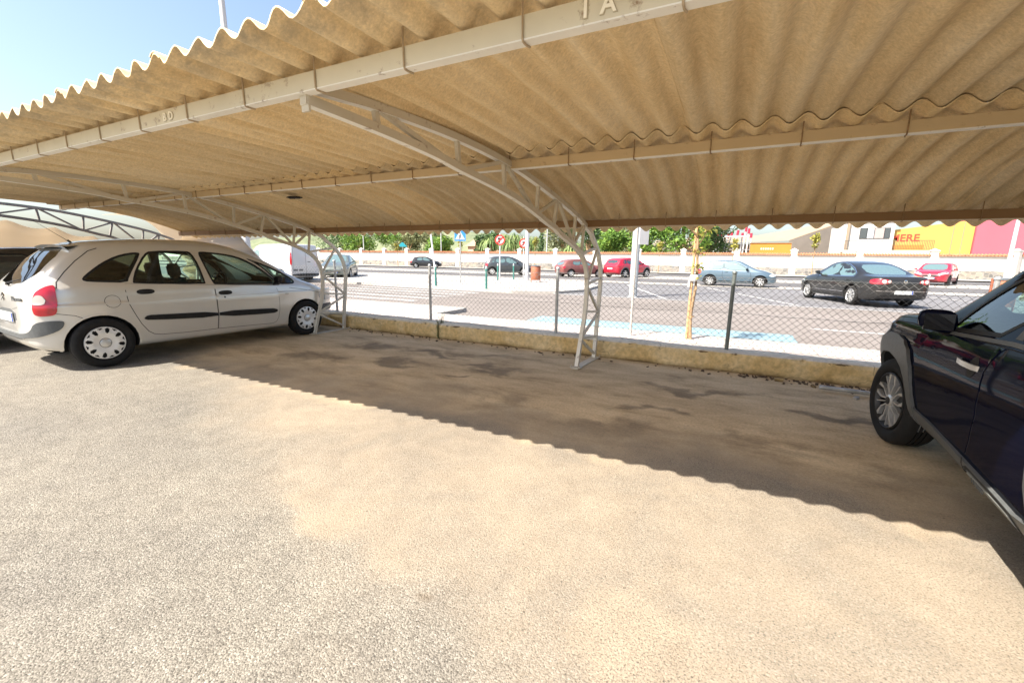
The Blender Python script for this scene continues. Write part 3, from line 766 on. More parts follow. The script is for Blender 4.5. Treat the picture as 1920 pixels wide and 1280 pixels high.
def car_loft(P, ins=0.0, nx=None):
    L0, L1 = P['x0'], P['x1']
    if ins: L0, L1 = P['cab0'], P['cab1']
    nx = nx or P.get('nx', 90)
    secs = []
    d0 = P.get('endr', .11) if not ins else .05; e = d0
    def shrink(sec, dlt, x):
        zs = [p[1] for p in sec]; zc = (max(zs) + min(zs)) / 2; hh = (max(zs) - min(zs)) / 2; w = max(p[0] for p in sec)
        return [(p[0] * (1 - dlt / w), zc + (p[1] - zc) * (1 - min(dlt * .8, hh * .5) / hh)) for p in sec]
    K = 6
    for k in range(K):
        t = k / K * PI / 2; secs.append((L0 + e * (1 - math.sin(t)), shrink(car_section(P, L0 + e * (1 - math.sin(t)), ins), e * (1 - math.cos(t)), 0)) )
    secs = [(x, s) for x, s in secs][::-1]
    for i in range(nx + 1):
        x = L0 + e + (L1 - L0 - 2 * e) * i / nx; secs.append((x, car_section(P, x, ins)))
    for k in range(1, K + 1):
        t = k / K * PI / 2; x = L1 - e + e * math.sin(t); secs.append((x, shrink(car_section(P, x, ins), e * (1 - math.cos(t)), 0)))
    out = []
    # rear sections were generated from full shrink order: sort by x
    secs.sort(key=lambda s: s[0]); ded = []
    for s in secs:
        if not ded or s[0] - ded[-1][0] > 1e-4: ded.append(s)
    secs = ded
    n = len(secs[0][1]); R_ = 2 * n - 2
    vs = []; fs = []
    for x, s in secs:
        ring = [(x, p[0], p[1]) for p in s] + [(x, -p[0], p[1]) for p in s[-2:0:-1]]
        vs += ring
    for i in range(len(secs) - 1):
        for j in range(R_):
            a = i * R_ + j; b = i * R_ + (j + 1) % R_
            fs.append((a, a + R_, b + R_, b))
    for idx, flip in ((0, False), (len(secs) - 1, True)):
        ring = [idx * R_ + j for j in range(R_)]
        zc = sum(vs[q][2] for q in ring) / R_
        vs.append((secs[idx][0], 0, zc)); c = len(vs) - 1
        for j in range(R_):
            a, b = ring[j], ring[(j + 1) % R_]; fs.append((c, b, a) if flip else (c, a, b))
    return vs, fs

def fix_normals(me):
    bm = bmesh.new(); bm.from_mesh(me); bmesh.ops.recalc_face_normals(bm, faces=bm.faces); bm.to_mesh(me); bm.free()

def pip(p, poly):
    x, y = p; c = False; n = len(poly)
    for i in range(n):
        x1, y1 = poly[i]; x2, y2 = poly[(i + 1) % n]
        if (y1 > y) != (y2 > y) and x < (x2 - x1) * (y - y1) / (y2 - y1) + x1: c = not c
    return c

def dens(poly, d):
    out = []
    for i in range(len(poly)):
        a = Vector(poly[i]); b = Vector(poly[(i + 1) % len(poly)]); n = max(1, int((b - a).length / d + .5))
        for k in range(n): q = a + (b - a) * k / n; out.append((q.x, q.y))
    return out

def rnd(poly, it=2): return chaikin(poly, it, True)

def inset_poly(poly, d):
    # move every edge inwards by d (works for mildly concave outlines too)
    n = len(poly); area = sum(poly[i][0] * poly[(i + 1) % n][1] - poly[(i + 1) % n][0] * poly[i][1] for i in range(n)) / 2
    sg = 1 if area > 0 else -1; out = []
    for i in range(n):
        p = Vector(poly[i - 1]); c = Vector(poly[i]); q = Vector(poly[(i + 1) % n])
        e1 = (c - p).normalized(); e2 = (q - c).normalized()
        n1 = Vector((-e1.y, e1.x)) * sg; n2 = Vector((-e2.y, e2.x)) * sg
        b = n1 + n2
        if b.length < 1e-6: b = n1
        b.normalize(); k = d / max(.35, b.dot(n1)); r = c + b * k; out.append((r.x, r.y))
    return out

class Car:
    FR = {'R': (lambda u, v: (Vector((u, -4, v)), Vector((0, 1, 0)))), 'L': (lambda u, v: (Vector((u, 4, v)), Vector((0, -1, 0)))),
          'F': (lambda u, v: (Vector((6, u, v)), Vector((-1, 0, 0)))), 'B': (lambda u, v: (Vector((-6, u, v)), Vector((1, 0, 0)))),
          'T': (lambda u, v: (Vector((u, v, 5)), Vector((0, 0, -1))))}
    def __init__(s, P, body_mat, loc, heading, name, label, cat='car', group=None):
        P = dict(P)
        for k in ('top', 'belt', 'plan', 'bot'): P[k] = pchip(P[k])
        s.P = P; s.paint = body_mat
        vs, fs = car_loft(P)
        me = bpy.data.meshes.new('tmp'); me.from_pydata(vs, [], fs); fix_normals(me)
        bm = bmesh.new(); bm.from_mesh(me); s.bvh = BVHTree.FromBMesh(bm); bm.free(); s.me = me
        s.root = empty(name, (loc[0], loc[1], 0), heading); tag(s.root, label, cat, group)
    def ray(s, side, u, v):
        fr = Car.FR[side] if isinstance(side, str) else side
        o, d = fr(u, v); loc, nor, idx, dist = s.bvh.ray_cast(o, d)
        if loc is None:
            loc, nor, idx, dist = s.bvh.find_nearest(o + d * 4)
            return loc, nor
        return loc, (nor if nor.dot(d) < 0 else -nor)
    def decal(s, name, poly, side, mat, off=.003, depth=.006, holes=(), d=.05, parent=None, rn=0, label=None, smooth=True, dome=0.0):
        if rn: poly = rnd(poly, rn)
        poly = dens(poly, d); hs = [dens(h, d) for h in holes]
        pts = [Vector(p) for p in poly]; edges = [(i, (i + 1) % len(poly)) for i in range(len(poly))]
        for h in hs:
            b = len(pts); pts += [Vector(p) for p in h]; edges += [(b + i, b + (i + 1) % len(h)) for i in range(len(h))]
        x0 = min(p[0] for p in poly); x1 = max(p[0] for p in poly); y0 = min(p[1] for p in poly); y1 = max(p[1] for p in poly)
        ip = inset_poly(poly, d * .35)
        nx = int((x1 - x0) / d); ny = int((y1 - y0) / d)
        for i in range(nx + 1):
            for j in range(ny + 1):
                q = (x0 + (i + .5) * d, y0 + (j + .5) * d)
                if pip(q, ip) and not any(pip(q, inset_poly(h, -d * .35)) for h in hs): pts.append(Vector(q))
        V, E_, F, _, _, _ = delaunay_2d_cdt(pts, edges, [], 0, 1e-5)
        tris = []
        for f in F:
            c = (sum(V[i][0] for i in f) / len(f), sum(V[i][1] for i in f) / len(f))
            if pip(c, poly) and not any(pip(c, h) for h in hs): tris.append(tuple(f))
        top = []; bot = []
        for v in V:
            l, n = s.ray(side, v[0], v[1]); top.append(l + n * off); bot.append(l + n * (off - depth))
        cnt = {}
        for f in tris:
            for i in range(len(f)):
                a, b = f[i], f[(i + 1) % len(f)]; k = (min(a, b), max(a, b)); cnt.setdefault(k, []).append((a, b))
        nv = len(top); faces = list(tris); used = set(i for f in tris for i in f)
        if dome:
            bset = set(i for k, v in cnt.items() if len(v) == 1 for i in k)
            for i in range(nv):
                if i not in bset:
                    l, n = s.ray(side, V[i][0], V[i][1]); top[i] = l + n * (off + dome)
        for k, v in cnt.items():
            if len(v) == 1: a, b = v[0]; faces.append((b, a, a + nv, b + nv))
        o = mesh_obj(name, top + bot, faces, mat, parent or s.root, smooth)
        bm = bmesh.new(); bm.from_mesh(o.data)
        bmesh.ops.delete(bm, geom=[v for v in bm.verts if not v.link_faces], context='VERTS')
        bmesh.ops.recalc_face_normals(bm, faces=bm.faces)
        # make sure the outer face looks outwards
        bm.faces.ensure_lookup_table()
        f0 = max(bm.faces, key=lambda f: f.calc_area()); fr = Car.FR[side] if isinstance(side, str) else side
        if f0.normal.dot(fr(0, 0)[1]) > 0: bmesh.ops.reverse_faces(bm, faces=bm.faces)
        bm.to_mesh(o.data); bm.free()
        if smooth: o.data.set_sharp_from_angle(angle=rad(45))
        if label: o['label'] = label
        return o
    def strip(s, name, pts, side, w, mat, off=.0012, parent=None, d=.04):
        # thin ribbon following the surface (panel gaps)
        P = []
        for a, b in zip(pts[:-1], pts[1:]):
            a = Vector(a); b = Vector(b); n = max(1, int((b - a).length / d))
            P += [a + (b - a) * k / n for k in range(n)]
        P.append(Vector(pts[-1])); vs = []; fs = []
        for i, p in enumerate(P):
            t = (P[min(i + 1, len(P) - 1)] - P[max(i - 1, 0)]).normalized(); n2 = Vector((-t.y, t.x)) * w / 2
            for q in (p - n2, p + n2):
                l, n = s.ray(side, q.x, q.y); vs.append(l + n * off)
        for i in range(len(P) - 1): fs.append((2 * i, 2 * i + 1, 2 * i + 3, 2 * i + 2))
        return mesh_obj(name, vs, fs, mat, parent or s.root, True)
    def body(s, wells, cab=None, windows=()):
        """wells: (x, z, r); cab: hollow the cabin; windows: (poly, side)"""
        P = s.P; me = s.me; me.materials.clear(); me.materials.append(s.paint)
        o = bpy.data.objects.new('body', me); C.objects.link(o)
        cut = []
        mb = MB()
        for wl in wells:
            if len(wl) == 2: x, poly = wl
            else:
                x, z, r = wl; poly = [(x + r * math.cos(a), z + r * math.sin(a)) for a in [2 * PI * k / 28 for k in range(28)]]
            for sgn in (1, -1):
                w = P['plan'](x); mb = MB(); mb.prism(poly, sgn * (w - .30), sgn * (w + .3), 'y'); cut.append((mb, M['dark_void']))
        if cab:
            vs, fs = car_loft(P, ins=cab, nx=40); mb = MB(); mb.add(vs, fs); cut.append((mb, M['interior']))
        for poly, side in windows:
            mb = MB()
            if side in 'LR':
                a, b = ((.45, 1.3) if side == 'L' else (-1.3, -.45)); mb.prism(poly, a, b, 'y')
            elif side == 'T': mb.prism(poly, .8, 2.2, 'z')
            elif side == 'B': mb.prism(poly, P['x0'] - .3, P['x0'] + 1.1, 'x')
            cut.append((mb, s.paint))
        for mb, mt in cut:
            co = mb.build('cutter', mt, None, fixn=True); n0 = len(o.data.polygons)
            for attempt in range(4):
                md = o.modifiers.new('b', 'BOOLEAN'); md.operation = 'DIFFERENCE'; md.object = co; md.solver = 'EXACT'; md.material_mode = 'TRANSFER'
                md.use_self = attempt > 1
                dg = bpy.context.evaluated_depsgraph_get(); nm = bpy.data.meshes.new_from_object(o.evaluated_get(dg))
                o.modifiers.clear()
                if len(nm.polygons) > n0 * .6: o.data = nm; break
                print('BOOL RETRY', s.root['label'][:20], mt.name, attempt, len(nm.polygons), n0)
                co.location.x += .0013; co.location.z += .0009; co.scale.x *= 1.001
            bpy.data.objects.remove(co)
        o.data.polygons.foreach_set('use_smooth', [True] * len(o.data.polygons)); o.data.set_sharp_from_angle(angle=rad(38))
        o.parent = s.root; s.bodyo = o; return o

def make_wheel(parent, x, y, z, r, w, rim, style, cover_mat, side, steer=0.0):
    """side: +1 left, -1 right (outer face towards side*y)"""
    mb = MB()
    s = 1.0
    hub = MB(); hub.lathe([(rim * .98, -.03), (rim * .98, -.10), (rim * .55, -.11), (0.001, -.11)], 28, 'y'); hub.lathe([(rim * .62, -.07), (rim * .62, -.085), (.001, -.085)], 24, 'y')
    wo = hub.build('wheel', M['dark_metal'], parent, True, 40, True)
    wo.location = (x, y, z); wo.rotation_euler = (0, 0, (0 if side > 0 else PI) + steer)
    t = MB(); h = w / 2
    t.lathe([(rim, -.035), (rim + .012, -.006), (rim + .03, .004), ((r + rim) / 2, .012), (r - .03, .004), (r - .010, -.008), (r - .002, -.025), (r, -.05)], 48, 'y')
    for k in range(4):
        a = -.05 - k * (w - .10) / 4; b = a - (w - .10) / 4
        t.lathe([(r, a), (r, b + .006), (r - .008, b + .005), (r - .008, b)] if k < 3 else [(r, a), (r, b)], 48, 'y')
    t.lathe([(r, -w + .05), (r - .02, -w + .01), (rim, -w + .01)], 48, 'y')
    t.build('tyre', M['rubber'], wo, True, 50, True)
    q = MB()
    if style == 'cover':      # pressed cover with oval and triangular slots
        n = 96; rr = [rim * k for k in (1.0, .985, .93, .885, .84, .78, .72, .66, .60, .52, .40, .27)]
        yy = [-.012, .002, .004, .006, .008, .010, .012, .013, .013, .008, .002, .0]
        V_ = [(a * math.cos(2 * PI * j / n), b, a * math.sin(2 * PI * j / n)) for a, b in zip(rr, yy) for j in range(n)]; F_ = []
        for i in range(len(rr) - 1):
            for j in range(n):
                ang = (j + .5) / n * 16; k = int(ang) % 2; fr = (ang % 1)
                if k == 0 and 2 <= i <= 7 and (.14 if 2 < i < 7 else .26) < fr < (.86 if 2 < i < 7 else .74): continue
                if k == 1 and 2 <= i <= 4 and (.22 + .10 * (i - 2)) < fr < (.78 - .10 * (i - 2)): continue
                a = i * n + j; b = i * n + (j + 1) % n; F_.append((a, b, b + n, a + n))
        q.add(V_, F_)
        rimo = q.build('rim', cover_mat, wo, True, 50, False)
        bk = MB(); bk.lathe([(rim * .96, -.02), (.001, -.02)], 32, 'y'); bk.build('rim_backing', M['dark_void'], wo, False, None, True)
        cc = MB(); cc.lathe([(rim * .275, -.002), (rim * .275, .006), (rim * .25, .009), (.001, .011)], 24, 'y'); cc.build('centre_cap', M['alloy'], wo, True, 40, True)
        rg = MB(); rg.lathe([(rim * .30, .001), (rim * .275, .0035)], 24, 'y'); rg.build('cap_ring', M['black_plastic'], wo, True)
    else:
        ns = {'five': 5, 'ten': 10, 'seven': 7, 'twin': 5}[style]
        lp = MB() if style == 'twin' else q
        lp.lathe([(rim, -.035), (rim * .995, .0), (rim * .96, .004), (rim * .93, -.004), (rim * .90, -.03)], 40, 'y')
        if style == 'twin': lp.build('rim_lip', M['dark_metal'], wo, True, 40, True)
        q.lathe([(rim * .22, -.03), (rim * .22, -.006), (rim * .17, .002), (.001, .004)], 20, 'y')
        def spoke(a0, r0, w0, a1, r1, w1, y0=-.004, y1=-.002, dp=.03):
            c0 = Vector((math.cos(a0) * r0, 0, math.sin(a0) * r0)); c1 = Vector((math.cos(a1) * r1, 0, math.sin(a1) * r1))
            d = (c1 - c0).normalized(); nn = Vector((-d.z, 0, d.x))
            vs = []
            for c, ww, yv in ((c0, w0, y0), (c1, w1, y1)):
                for sx, dy in ((-1, 0), (1, 0), (1, -dp), (-1, -dp)): vs.append(c + nn * sx * ww / 2 * (1 if dy == 0 else 1.15) + Vector((0, yv + dy, 0)))
            q.add(vs, [(0, 1, 5, 4), (1, 2, 6, 5), (2, 3, 7, 6), (3, 0, 4, 7)])
        for k in range(ns):
            a = 2 * PI * k / ns + .3
            if style == 'twin':   # diamond-cut forked spokes
                spoke(a - .06, rim * .18, .012, a - .32, rim * .60, .011); spoke(a - .32, rim * .60, .013, a - .17, rim * .95, .030)
                spoke(a + .06, rim * .18, .012, a + .32, rim * .60, .011); spoke(a + .32, rim * .60, .013, a + .17, rim * .95, .030)
                spoke(a + PI / 5, rim * .20, .007, a + PI / 5 + .05, rim * .95, .009, -.012, -.008)
            elif style == 'five':
                spoke(a, rim * .16, .05, a, rim * .96, .085)
            elif style == 'seven': spoke(a, rim * .16, .04, a, rim * .96, .05)
            else: spoke(a, rim * .16, .022, a, rim * .96, .036)
        q.build('rim', cover_mat, wo, True, 35, True)
        if style == 'twin':
            bk = MB()
            for k in range(5):
                a = 2 * PI * k / 5 + .3
                pts = [(rim * .2 * math.cos(a + t), rim * .2 * math.sin(a + t)) for t in (-.25, .25)] + [(rim * .93 * math.cos(a + t), rim * .93 * math.sin(a + t)) for t in (.24, -.24)]
                bk.prism(pts, -.05, -.03, 'y')
            bk.build('rim_backing', M['dark_metal'], wo, fixn=True)
            cc = MB(); cc.lathe([(.03, 0), (.03, .006), (.001, .008)], 16, 'y'); cc.build('centre_cap', M['dark_metal'], wo, True, 40, True)
    return wo

def seat(parent, x, y, z=.42, s=1.0, tall=.62, lab=None):
    def cush(dims, c, rot=0.0):
        bm = bmesh.new(); bmesh.ops.create_cube(bm, size=1.0)
        bmesh.ops.bevel(bm, geom=bm.edges, offset=.18, segments=3, affect='EDGES')
        me = bpy.data.meshes.new('c'); 
        mt = Matrix.Translation(c) @ Matrix.Rotation(rot, 4, 'Y') @ Matrix.Diagonal((*dims, 1))
        bm.transform(mt); return bm
    bm = cush((.5, .5, .16), (x, y, z)); me = bpy.data.meshes.new('seat'); bm.to_mesh(me); bm.free()
    me.polygons.foreach_set('use_smooth', [True] * len(me.polygons)); me.materials.append(M['interior'])
    so_ = link(bpy.data.objects.new('seat', me), parent)
    for nm, dims, c, r in (('backrest', (.14, .48, tall), (x - .30, y, z + tall * .5), -.22), ('headrest', (.10, .27, .20), (x - .40, y, z + tall + .10), -.1)):
        bm = cush(dims, c, r); me = bpy.data.meshes.new(nm); bm.to_mesh(me); bm.free()
        me.polygons.foreach_set('use_smooth', [True] * len(me.polygons)); me.materials.append(M['interior'])
        link(bpy.data.objects.new(nm, me), so_)
    return so_

def steering(parent, x, y, z, r=.185):
    mb = MB(); th = rad(62); n = 28; path = [Vector((math.cos(a) * r * math.cos(th), math.sin(a) * r, math.cos(a) * r * math.sin(th) * 1)) for a in [2 * PI * k / n for k in range(n + 1)]]
    # tilt wheel: plane normal points back and up
    path = [Vector((x + p.x * .6, y + p.y, z + math.copysign(1, p.z) * abs(p.z))) for p in path]
    mb.tube(path, .014, 8, False); mb.box((x, y, z), (.03, .30, .03)); mb.box((x + .03, y, z), (.06, .12, .11))
    return mb.build('steering_wheel', M['black_plastic'], parent, True, 40)

def mirror(car, side, x, z, mat, w=.20, h=.13, out=.20, lower=None, stem=.06):
    """side +1 left"""
    l, n = car.ray('L' if side > 0 else 'R', x, z)
    vs = []; fs = []; nu, nv = 14, 20
    for i in range(nu + 1):          # housing: superellipse sections along the outward axis, flat glass side behind
        t = i / nu; yy = -.5 + t; k = (1 - abs(2 * t - 1) ** 3.2) ** (1 / 2.6); k = max(k, .02); taper = 1 - .22 * t
        for j in range(nv):
            a = 2 * PI * j / nv; ca, sa = math.cos(a), math.sin(a)
            px = math.copysign(abs(ca) ** .75, ca) * .5 * k * taper; pz = math.copysign(abs(sa) ** .75, sa) * .5 * k * taper
            if px < 0: px *= .30
            vs.append((l.x - .01 + px * w, l.y + side * (out / 2 + stem) + side * yy * out, z + h * .42 + pz * h + .02 * t))
    for i in range(nu):
        for j in range(nv):
            a = i * nv + j; b = i * nv + (j + 1) % nv; fs.append((a, b, b + nv, a + nv))
    fs.append(tuple(range(nv))); fs.append(tuple(nu * nv + j for j in range(nv - 1, -1, -1)))
    bm = bmesh.new(); vv = [bm.verts.new(v) for v in vs]; [bm.faces.new([vv[i] for i in f]) for f in fs]; bmesh.ops.recalc_face_normals(bm, faces=bm.faces)
    me = bpy.data.meshes.new('wing_mirror'); bm.to_mesh(me); bm.free(); me.materials.append(mat)
    me.polygons.foreach_set('use_smooth', [True] * len(me.polygons))
    o = link(bpy.data.objects.new('wing_mirror', me), car.root)
    mb = MB(); mb.sweep([(l.x + .02, l.y - side * .03, z - .02), (l.x, l.y + side * (stem + .03), z + h * .08)], [(-.05, -.018), (.05, -.018), (.04, .018), (-.04, .018)]); mb.build('mirror_arm', M['black_plastic'], o, fixn=True)
    mb = MB(); mb.box((l.x - .01 - w * .155, l.y + side * (out / 2 + stem), z + h * .45), (.006, out * .74, h * .66)); mb.build('mirror_glass', M['mirror_dark'], o)
    return o

def handle(car, side, x, z, mat, L=.17, parent=None, cup=True):
    sd = 'L' if side > 0 else 'R'
    if cup: car.decal('handle_cup', rnd([(x - L * .6, z - .03), (x + L * .6, z - .03), (x + L * .6, z + .035), (x - L * .6, z + .035)], 2), sd, M['black_plastic'], .0055 if parent else .001, .002, parent=parent, d=.03)
    l0, n = car.ray(sd, x - L / 2, z); l1, n1 = car.ray(sd, x + L / 2, z)
    mb = MB(); path = [l0 + n * .002, l0 + n * .022 + Vector((.02, 0, 0)), (l0 + l1) / 2 + n * .032, l1 + n * .022 - Vector((.02, 0, 0)), l1 + n * .002]
    mb.sweep(path, [(-.004, -.013), (.004, -.013), (.006, 0), (.004, .013), (-.004, .013)]); return mb.build('door_handle', mat, parent or car.root, True, 40, True)

def plate(car, side, y, z, w=.52, h=.11, parent=None):
    poly = [(y - w / 2, z - h / 2), (y + w / 2, z - h / 2), (y + w / 2, z + h / 2), (y - w / 2, z + h / 2)]
    l, n = car.ray(side, y, z); x = l.x + (.012 if side == 'F' else -.012)
    mb = MB(); mb.box((x, y, z), (.008, w, h)); o = mb.build('number_plate', M['plate'], parent or car.root)
    s_ = 1 if side == 'F' else -1
    mb = MB(); mb.box((x + s_ * .0045, y + (-w / 2 + .025) * (-s_), z), (.003, .035, h * .9)); mb.build('plate_band', M['plate_blue'], o)
    return o
# ---- the two parked cars beside the empty bay
M['silver'] = paint('silver_beige_paint', (0.66, 0.645, 0.60), .42, .31, 1.0)
M['navy'] = paint('dark_navy_paint', (0.002, 0.0035, 0.014), .0, .4, .28, .002, .0)

def ring(x, z, r, n=40, a0=0, a1=2 * PI):
    return [(x + r * math.cos(a0 + (a1 - a0) * k / n), z + r * math.sin(a0 + (a1 - a0) * k / n)) for k in range(n)]

def arch_band(x, z, r0, r1, zmin):
    # band above a wheel from the sill line over the arch, as one outline
    a = math.asin(max(-1, min(1, (zmin - z) / r0))); b = math.asin(max(-1, min(1, (zmin - z) / r1)))
    outer = [(x + r1 * math.cos(t), z + r1 * math.sin(t)) for t in [b + (PI - 2 * b) * k / 24 for k in range(25)]]
    inner = [(x + r0 * math.cos(t), z + r0 * math.sin(t)) for t in [PI - a - (PI - 2 * a) * k / 24 for k in range(25)]]
    return outer + inner

SILVER = dict(x0=-1.97, x1=2.12, nx=100, tumble=.30, crown=.10, shoulder=.045, mid=.56, floor=.36, cab0=-1.80, cab1=1.62, endr=.09, swage=.80,
    top=[(-1.97, .95), (-1.94, .98), (-1.88, 1.05), (-1.78, 1.16), (-1.64, 1.32), (-1.47, 1.46), (-1.34, 1.525), (-1.1, 1.565), (-.6, 1.60), (-.1, 1.605), (.15, 1.585), (.4, 1.53), (.75, 1.395), (1.05, 1.23), (1.28, 1.085), (1.42, 1.0), (1.6, .925), (1.8, .84), (1.96, .76), (2.06, .67), (2.12, .59)],
    belt=[(-1.97, .91), (-1.85, .96), (-1.4, 1.045), (-.5, 1.01), (.5, .965), (1.2, .915), (1.6, .85), (1.9, .73), (2.12, .55)],
    plan=[(-1.97, .50), (-1.945, .60), (-1.91, .67), (-1.86, .725), (-1.78, .785), (-1.55, .84), (-1.2, .866), (0, .872), (1.0, .866), (1.5, .84), (1.85, .76), (2.05, .64), (2.12, .56)],
    bot=[(-1.97, .33), (-1.85, .26), (-1.5, .20), (0, .19), (1.5, .20), (2.12, .24)])
HS = rad(87.2)
silver = Car(SILVER, M['silver'], (-7.62, 3.80), HS, 'parked_car', 'silver beige compact people carrier parked nose to the fence under the carport roof')
WR = [(-1.38, .31), (1.38, .31)]
# window outlines measured on the side (x forward, z up)
win_q = [(-1.475, 1.10), (-1.464, 1.062), (-1.36, 1.05), (-1.06, 1.030), (-1.03, 1.10), (-.838, 1.385), (-.85, 1.412), (-.96, 1.405), (-1.104, 1.362), (-1.252, 1.283), (-1.383, 1.183)]
win_r = [(-1.01, 1.042), (-1.0, 1.017), (-.187, .975), (-.166, .995), (-.187, 1.258), (-.233, 1.415), (-.29, 1.442), (-.72, 1.436), (-.80, 1.39), (-.94, 1.20)]
win_f = [(-.075, .985), (-.05, .960), (.86, .926), (.935, .940), (.853, 1.036), (.687, 1.205), (.474, 1.338), (.288, 1.398), (.064, 1.425), (-.11, 1.438), (-.15, 1.42), (-.134, 1.29)]
win_c = [(.90, .985), (.925, .924), (1.17, .913), (1.245, .940), (1.212, 1.015), (1.04, 1.128), (.80, 1.245), (.56, 1.335), (.52, 1.335), (.72, 1.215)]
wins = [('rear_side_window', win_q), ('rear_door_window', win_r), ('front_door_window', win_f), ('front_quarter_window', win_c)]
ops = []
for nm, w_ in wins:
    op = rnd(inset_poly(w_, .022), 1)
    ops += [(op, 'R'), (op, 'L')]
ws = [(1.28, -.60), (1.36, 0), (1.28, .60), (.52, .52), (.44, .0), (.52, -.52)]
rw = [(-1.86, -.50), (-1.90, 0), (-1.86, .50), (-1.50, .46), (-1.47, 0), (-1.50, -.46)]
silver.body([(x, z - .01, .35) for x, z in WR], .05, ops + [(rnd(ws, 1), 'T'), (rnd(rw, 1), 'T')])
SV = silver
for sd in 'RL':
    for nm, w_ in wins:
        out = rnd(w_, 1)
        SV.decal('window_seal', out, sd, M['black_plastic'], .0015, .004, holes=[rnd(inset_poly(w_, .024), 1)], d=.05)
        SV.decal(nm, rnd(inset_poly(w_, .018), 1), sd, M['glass_dark'] if nm == 'rear_side_window' else M['glass_green'], -.004, .003, d=.08)
SV.decal('windscreen', rnd(inset_poly(ws, -.01), 1), 'T', M['glass_green'], -.004, .003, d=.09)
SV.decal('rear_window', rnd(inset_poly(rw, -.01), 1), 'T', M['glass_dark'], .002, .004, d=.06)
# doors, flaps, panel gaps on both sides
def door_r(sd):
    rear = [(-1.088, 1.018), (-1.10, .933), (-1.087, .763), (-1.03, .60), (-.99, .50), (-.925, .395), (-.87, .352), (-.80, .335), (-.497, .32), (-.093, .318), (-.073, .519), (-.077, .955)]
    front = [(-.062, .955), (-.057, .52), (-.076, .318), (.31, .307), (.76, .292), (.82, .315), (.857, .373), (.885, .5), (.892, .65), (.885, .80), (.86, .905)]
    for nm, poly in (('rear_door', rear), ('front_door', front)):
        SV.decal('panel_gap', inset_poly(poly, -.007), sd, M['dark_void'], .0006, .001, d=.07)
        dd = SV.decal(nm, poly, sd, M['silver'], .0042, .004, d=.05)
        if nm == 'rear_door':
            handle(SV, 1 if sd == 'L' else -1, -.90, .908, M['black_plastic'], .16, dd)
            SV.decal('side_moulding', rnd([(-.97, .565), (-.92, .538), (-.078, .490), (-.076, .572), (-.79, .60), (-.92, .606)], 1), sd, M['black_plastic'], .019, .016, parent=dd)
        else:
            handle(SV, 1 if sd == 'L' else -1, .067, .836, M['black_plastic'], .16, dd)
            SV.decal('side_moulding', rnd([(-.052, .490), (.749, .457), (.84, .478), (.845, .515), (.755, .543), (-.050, .572)], 1), sd, M['black_plastic'], .019, .016, parent=dd)
            SV.decal('door_lock', ring(.045, .775, .012, 12), sd, M['black_plastic'], .006, .003, parent=dd, d=.02)
            # swage line highlight ridge
for sd in 'RL': door_r(sd)
for sd in 'RL': SV.strip('panel_gap', [(-1.70, .99), (-1.685, 1.06), (-1.60, 1.17), (-1.48, 1.30), (-1.34, 1.42), (-1.25, 1.455)], sd, .008, M['dark_void'])
SV.strip('panel_gap', [(-1.76, .705), (-1.60, .667), (-1.50, .61)], 'R', .006, M['dark_void'])
SV.strip('bonnet_gap', [(1.1, .86), (1.45, .80), (1.75, .73), (1.95, .62)], 'R', .006, M['dark_void'])
SV.decal('fuel_flap', ring(-1.247, .81, .073, 28), 'R', M['silver'], .0035, .003, d=.03)
SV.decal('panel_gap', ring(-1.247, .81, .078, 28), 'R', M['dark_void'], .0006, .001, d=.03)
SV.decal('indicator_lamp', rnd([(1.0, .745), (1.06, .74), (1.07, .77), (1.01, .775)], 1), 'R', M['white_lens'], .006, .006, d=.03)
for x, z in WR:
    SV.decal('arch_lip', arch_band(x, z - .01, .352, .372, .25), 'R', M['silver'], .008, .009, d=.05)
    SV.decal('arch_lip', arch_band(x, z - .01, .352, .372, .25), 'L', M['silver'], .008, .009, d=.08)
# tail lamps wrap the corner: projected diagonally from behind
def diag(sg, ax):
    # u runs forward along the flank and outwards round the corner
    dirv = Vector((math.cos(ax), -sg * -math.sin(ax) * -1, 0))
    return None
def frame_from(az, cx, cy):
    # horizontal view direction az (car space), u to the right of the view, v up
    d = Vector((math.cos(az), math.sin(az), 0)); rgt = Vector((d.y, -d.x, 0)); c = Vector((cx, cy, 0))
    return lambda u, v: (c - d * 3 + rgt * u + Vector((0, 0, v)), d)
frR = frame_from(rad(45), -1.95, -.70); frL = frame_from(rad(-45), -1.95, .70)
for fr, sg in ((frR, 1), (frL, -1)):
    lamp = [(.047, .93), (.111, .99), (.167, 1.02), (.215, 1.022), (.230, .93), (.234, .78), (.218, .70), (.17, .68), (.042, .68), (.026, .76)]
    if sg < 0: lamp = [(-a, b) for a, b in lamp]
    q = SV.decal('tail_light', rnd(lamp, 2), fr, M['red_lens'], .016, .016, d=.04)
    wl = [(.034, .85), (.06, .912), (.119, .917), (.150, .872), (.145, .82), (.109, .797), (.036, .80)]
    if sg < 0: wl = [(-a, b) for a, b in wl]
    SV.decal('reversing_lens', rnd(wl, 2), fr, M['white_lens'], .021, .006, parent=q, d=.03)
    bp = [(.008, .58), (.06, .614), (.146, .624), (.245, .618), (.262, .595), (.245, .54), (.188, .492), (.077, .450), (-.037, .430), (-.19, .42), (-.30, .42), (-.30, .46), (-.19, .468), (-.07, .49), (-.02, .53)]
    if sg < 0: bp = [(-a, b) for a, b in bp]
    SV.decal('bumper_corner', rnd(bp, 2), fr, M['grey_plastic'], .022, .022, d=.05)
SV.decal('bumper_strip', [(-.50, .415), (.50, .415), (.50, .462), (.2, .462), (-.2, .462), (-.50, .462)], 'B', M['grey_plastic'], .022, .022, d=.06)
SV.decal('tailgate_recess', rnd([(-.32, .58), (.32, .58), (.34, .74), (-.34, .74)], 1), 'B', M['grey_plastic'], .002, .004, d=.05)
plate(SV, 'B', 0, .645)
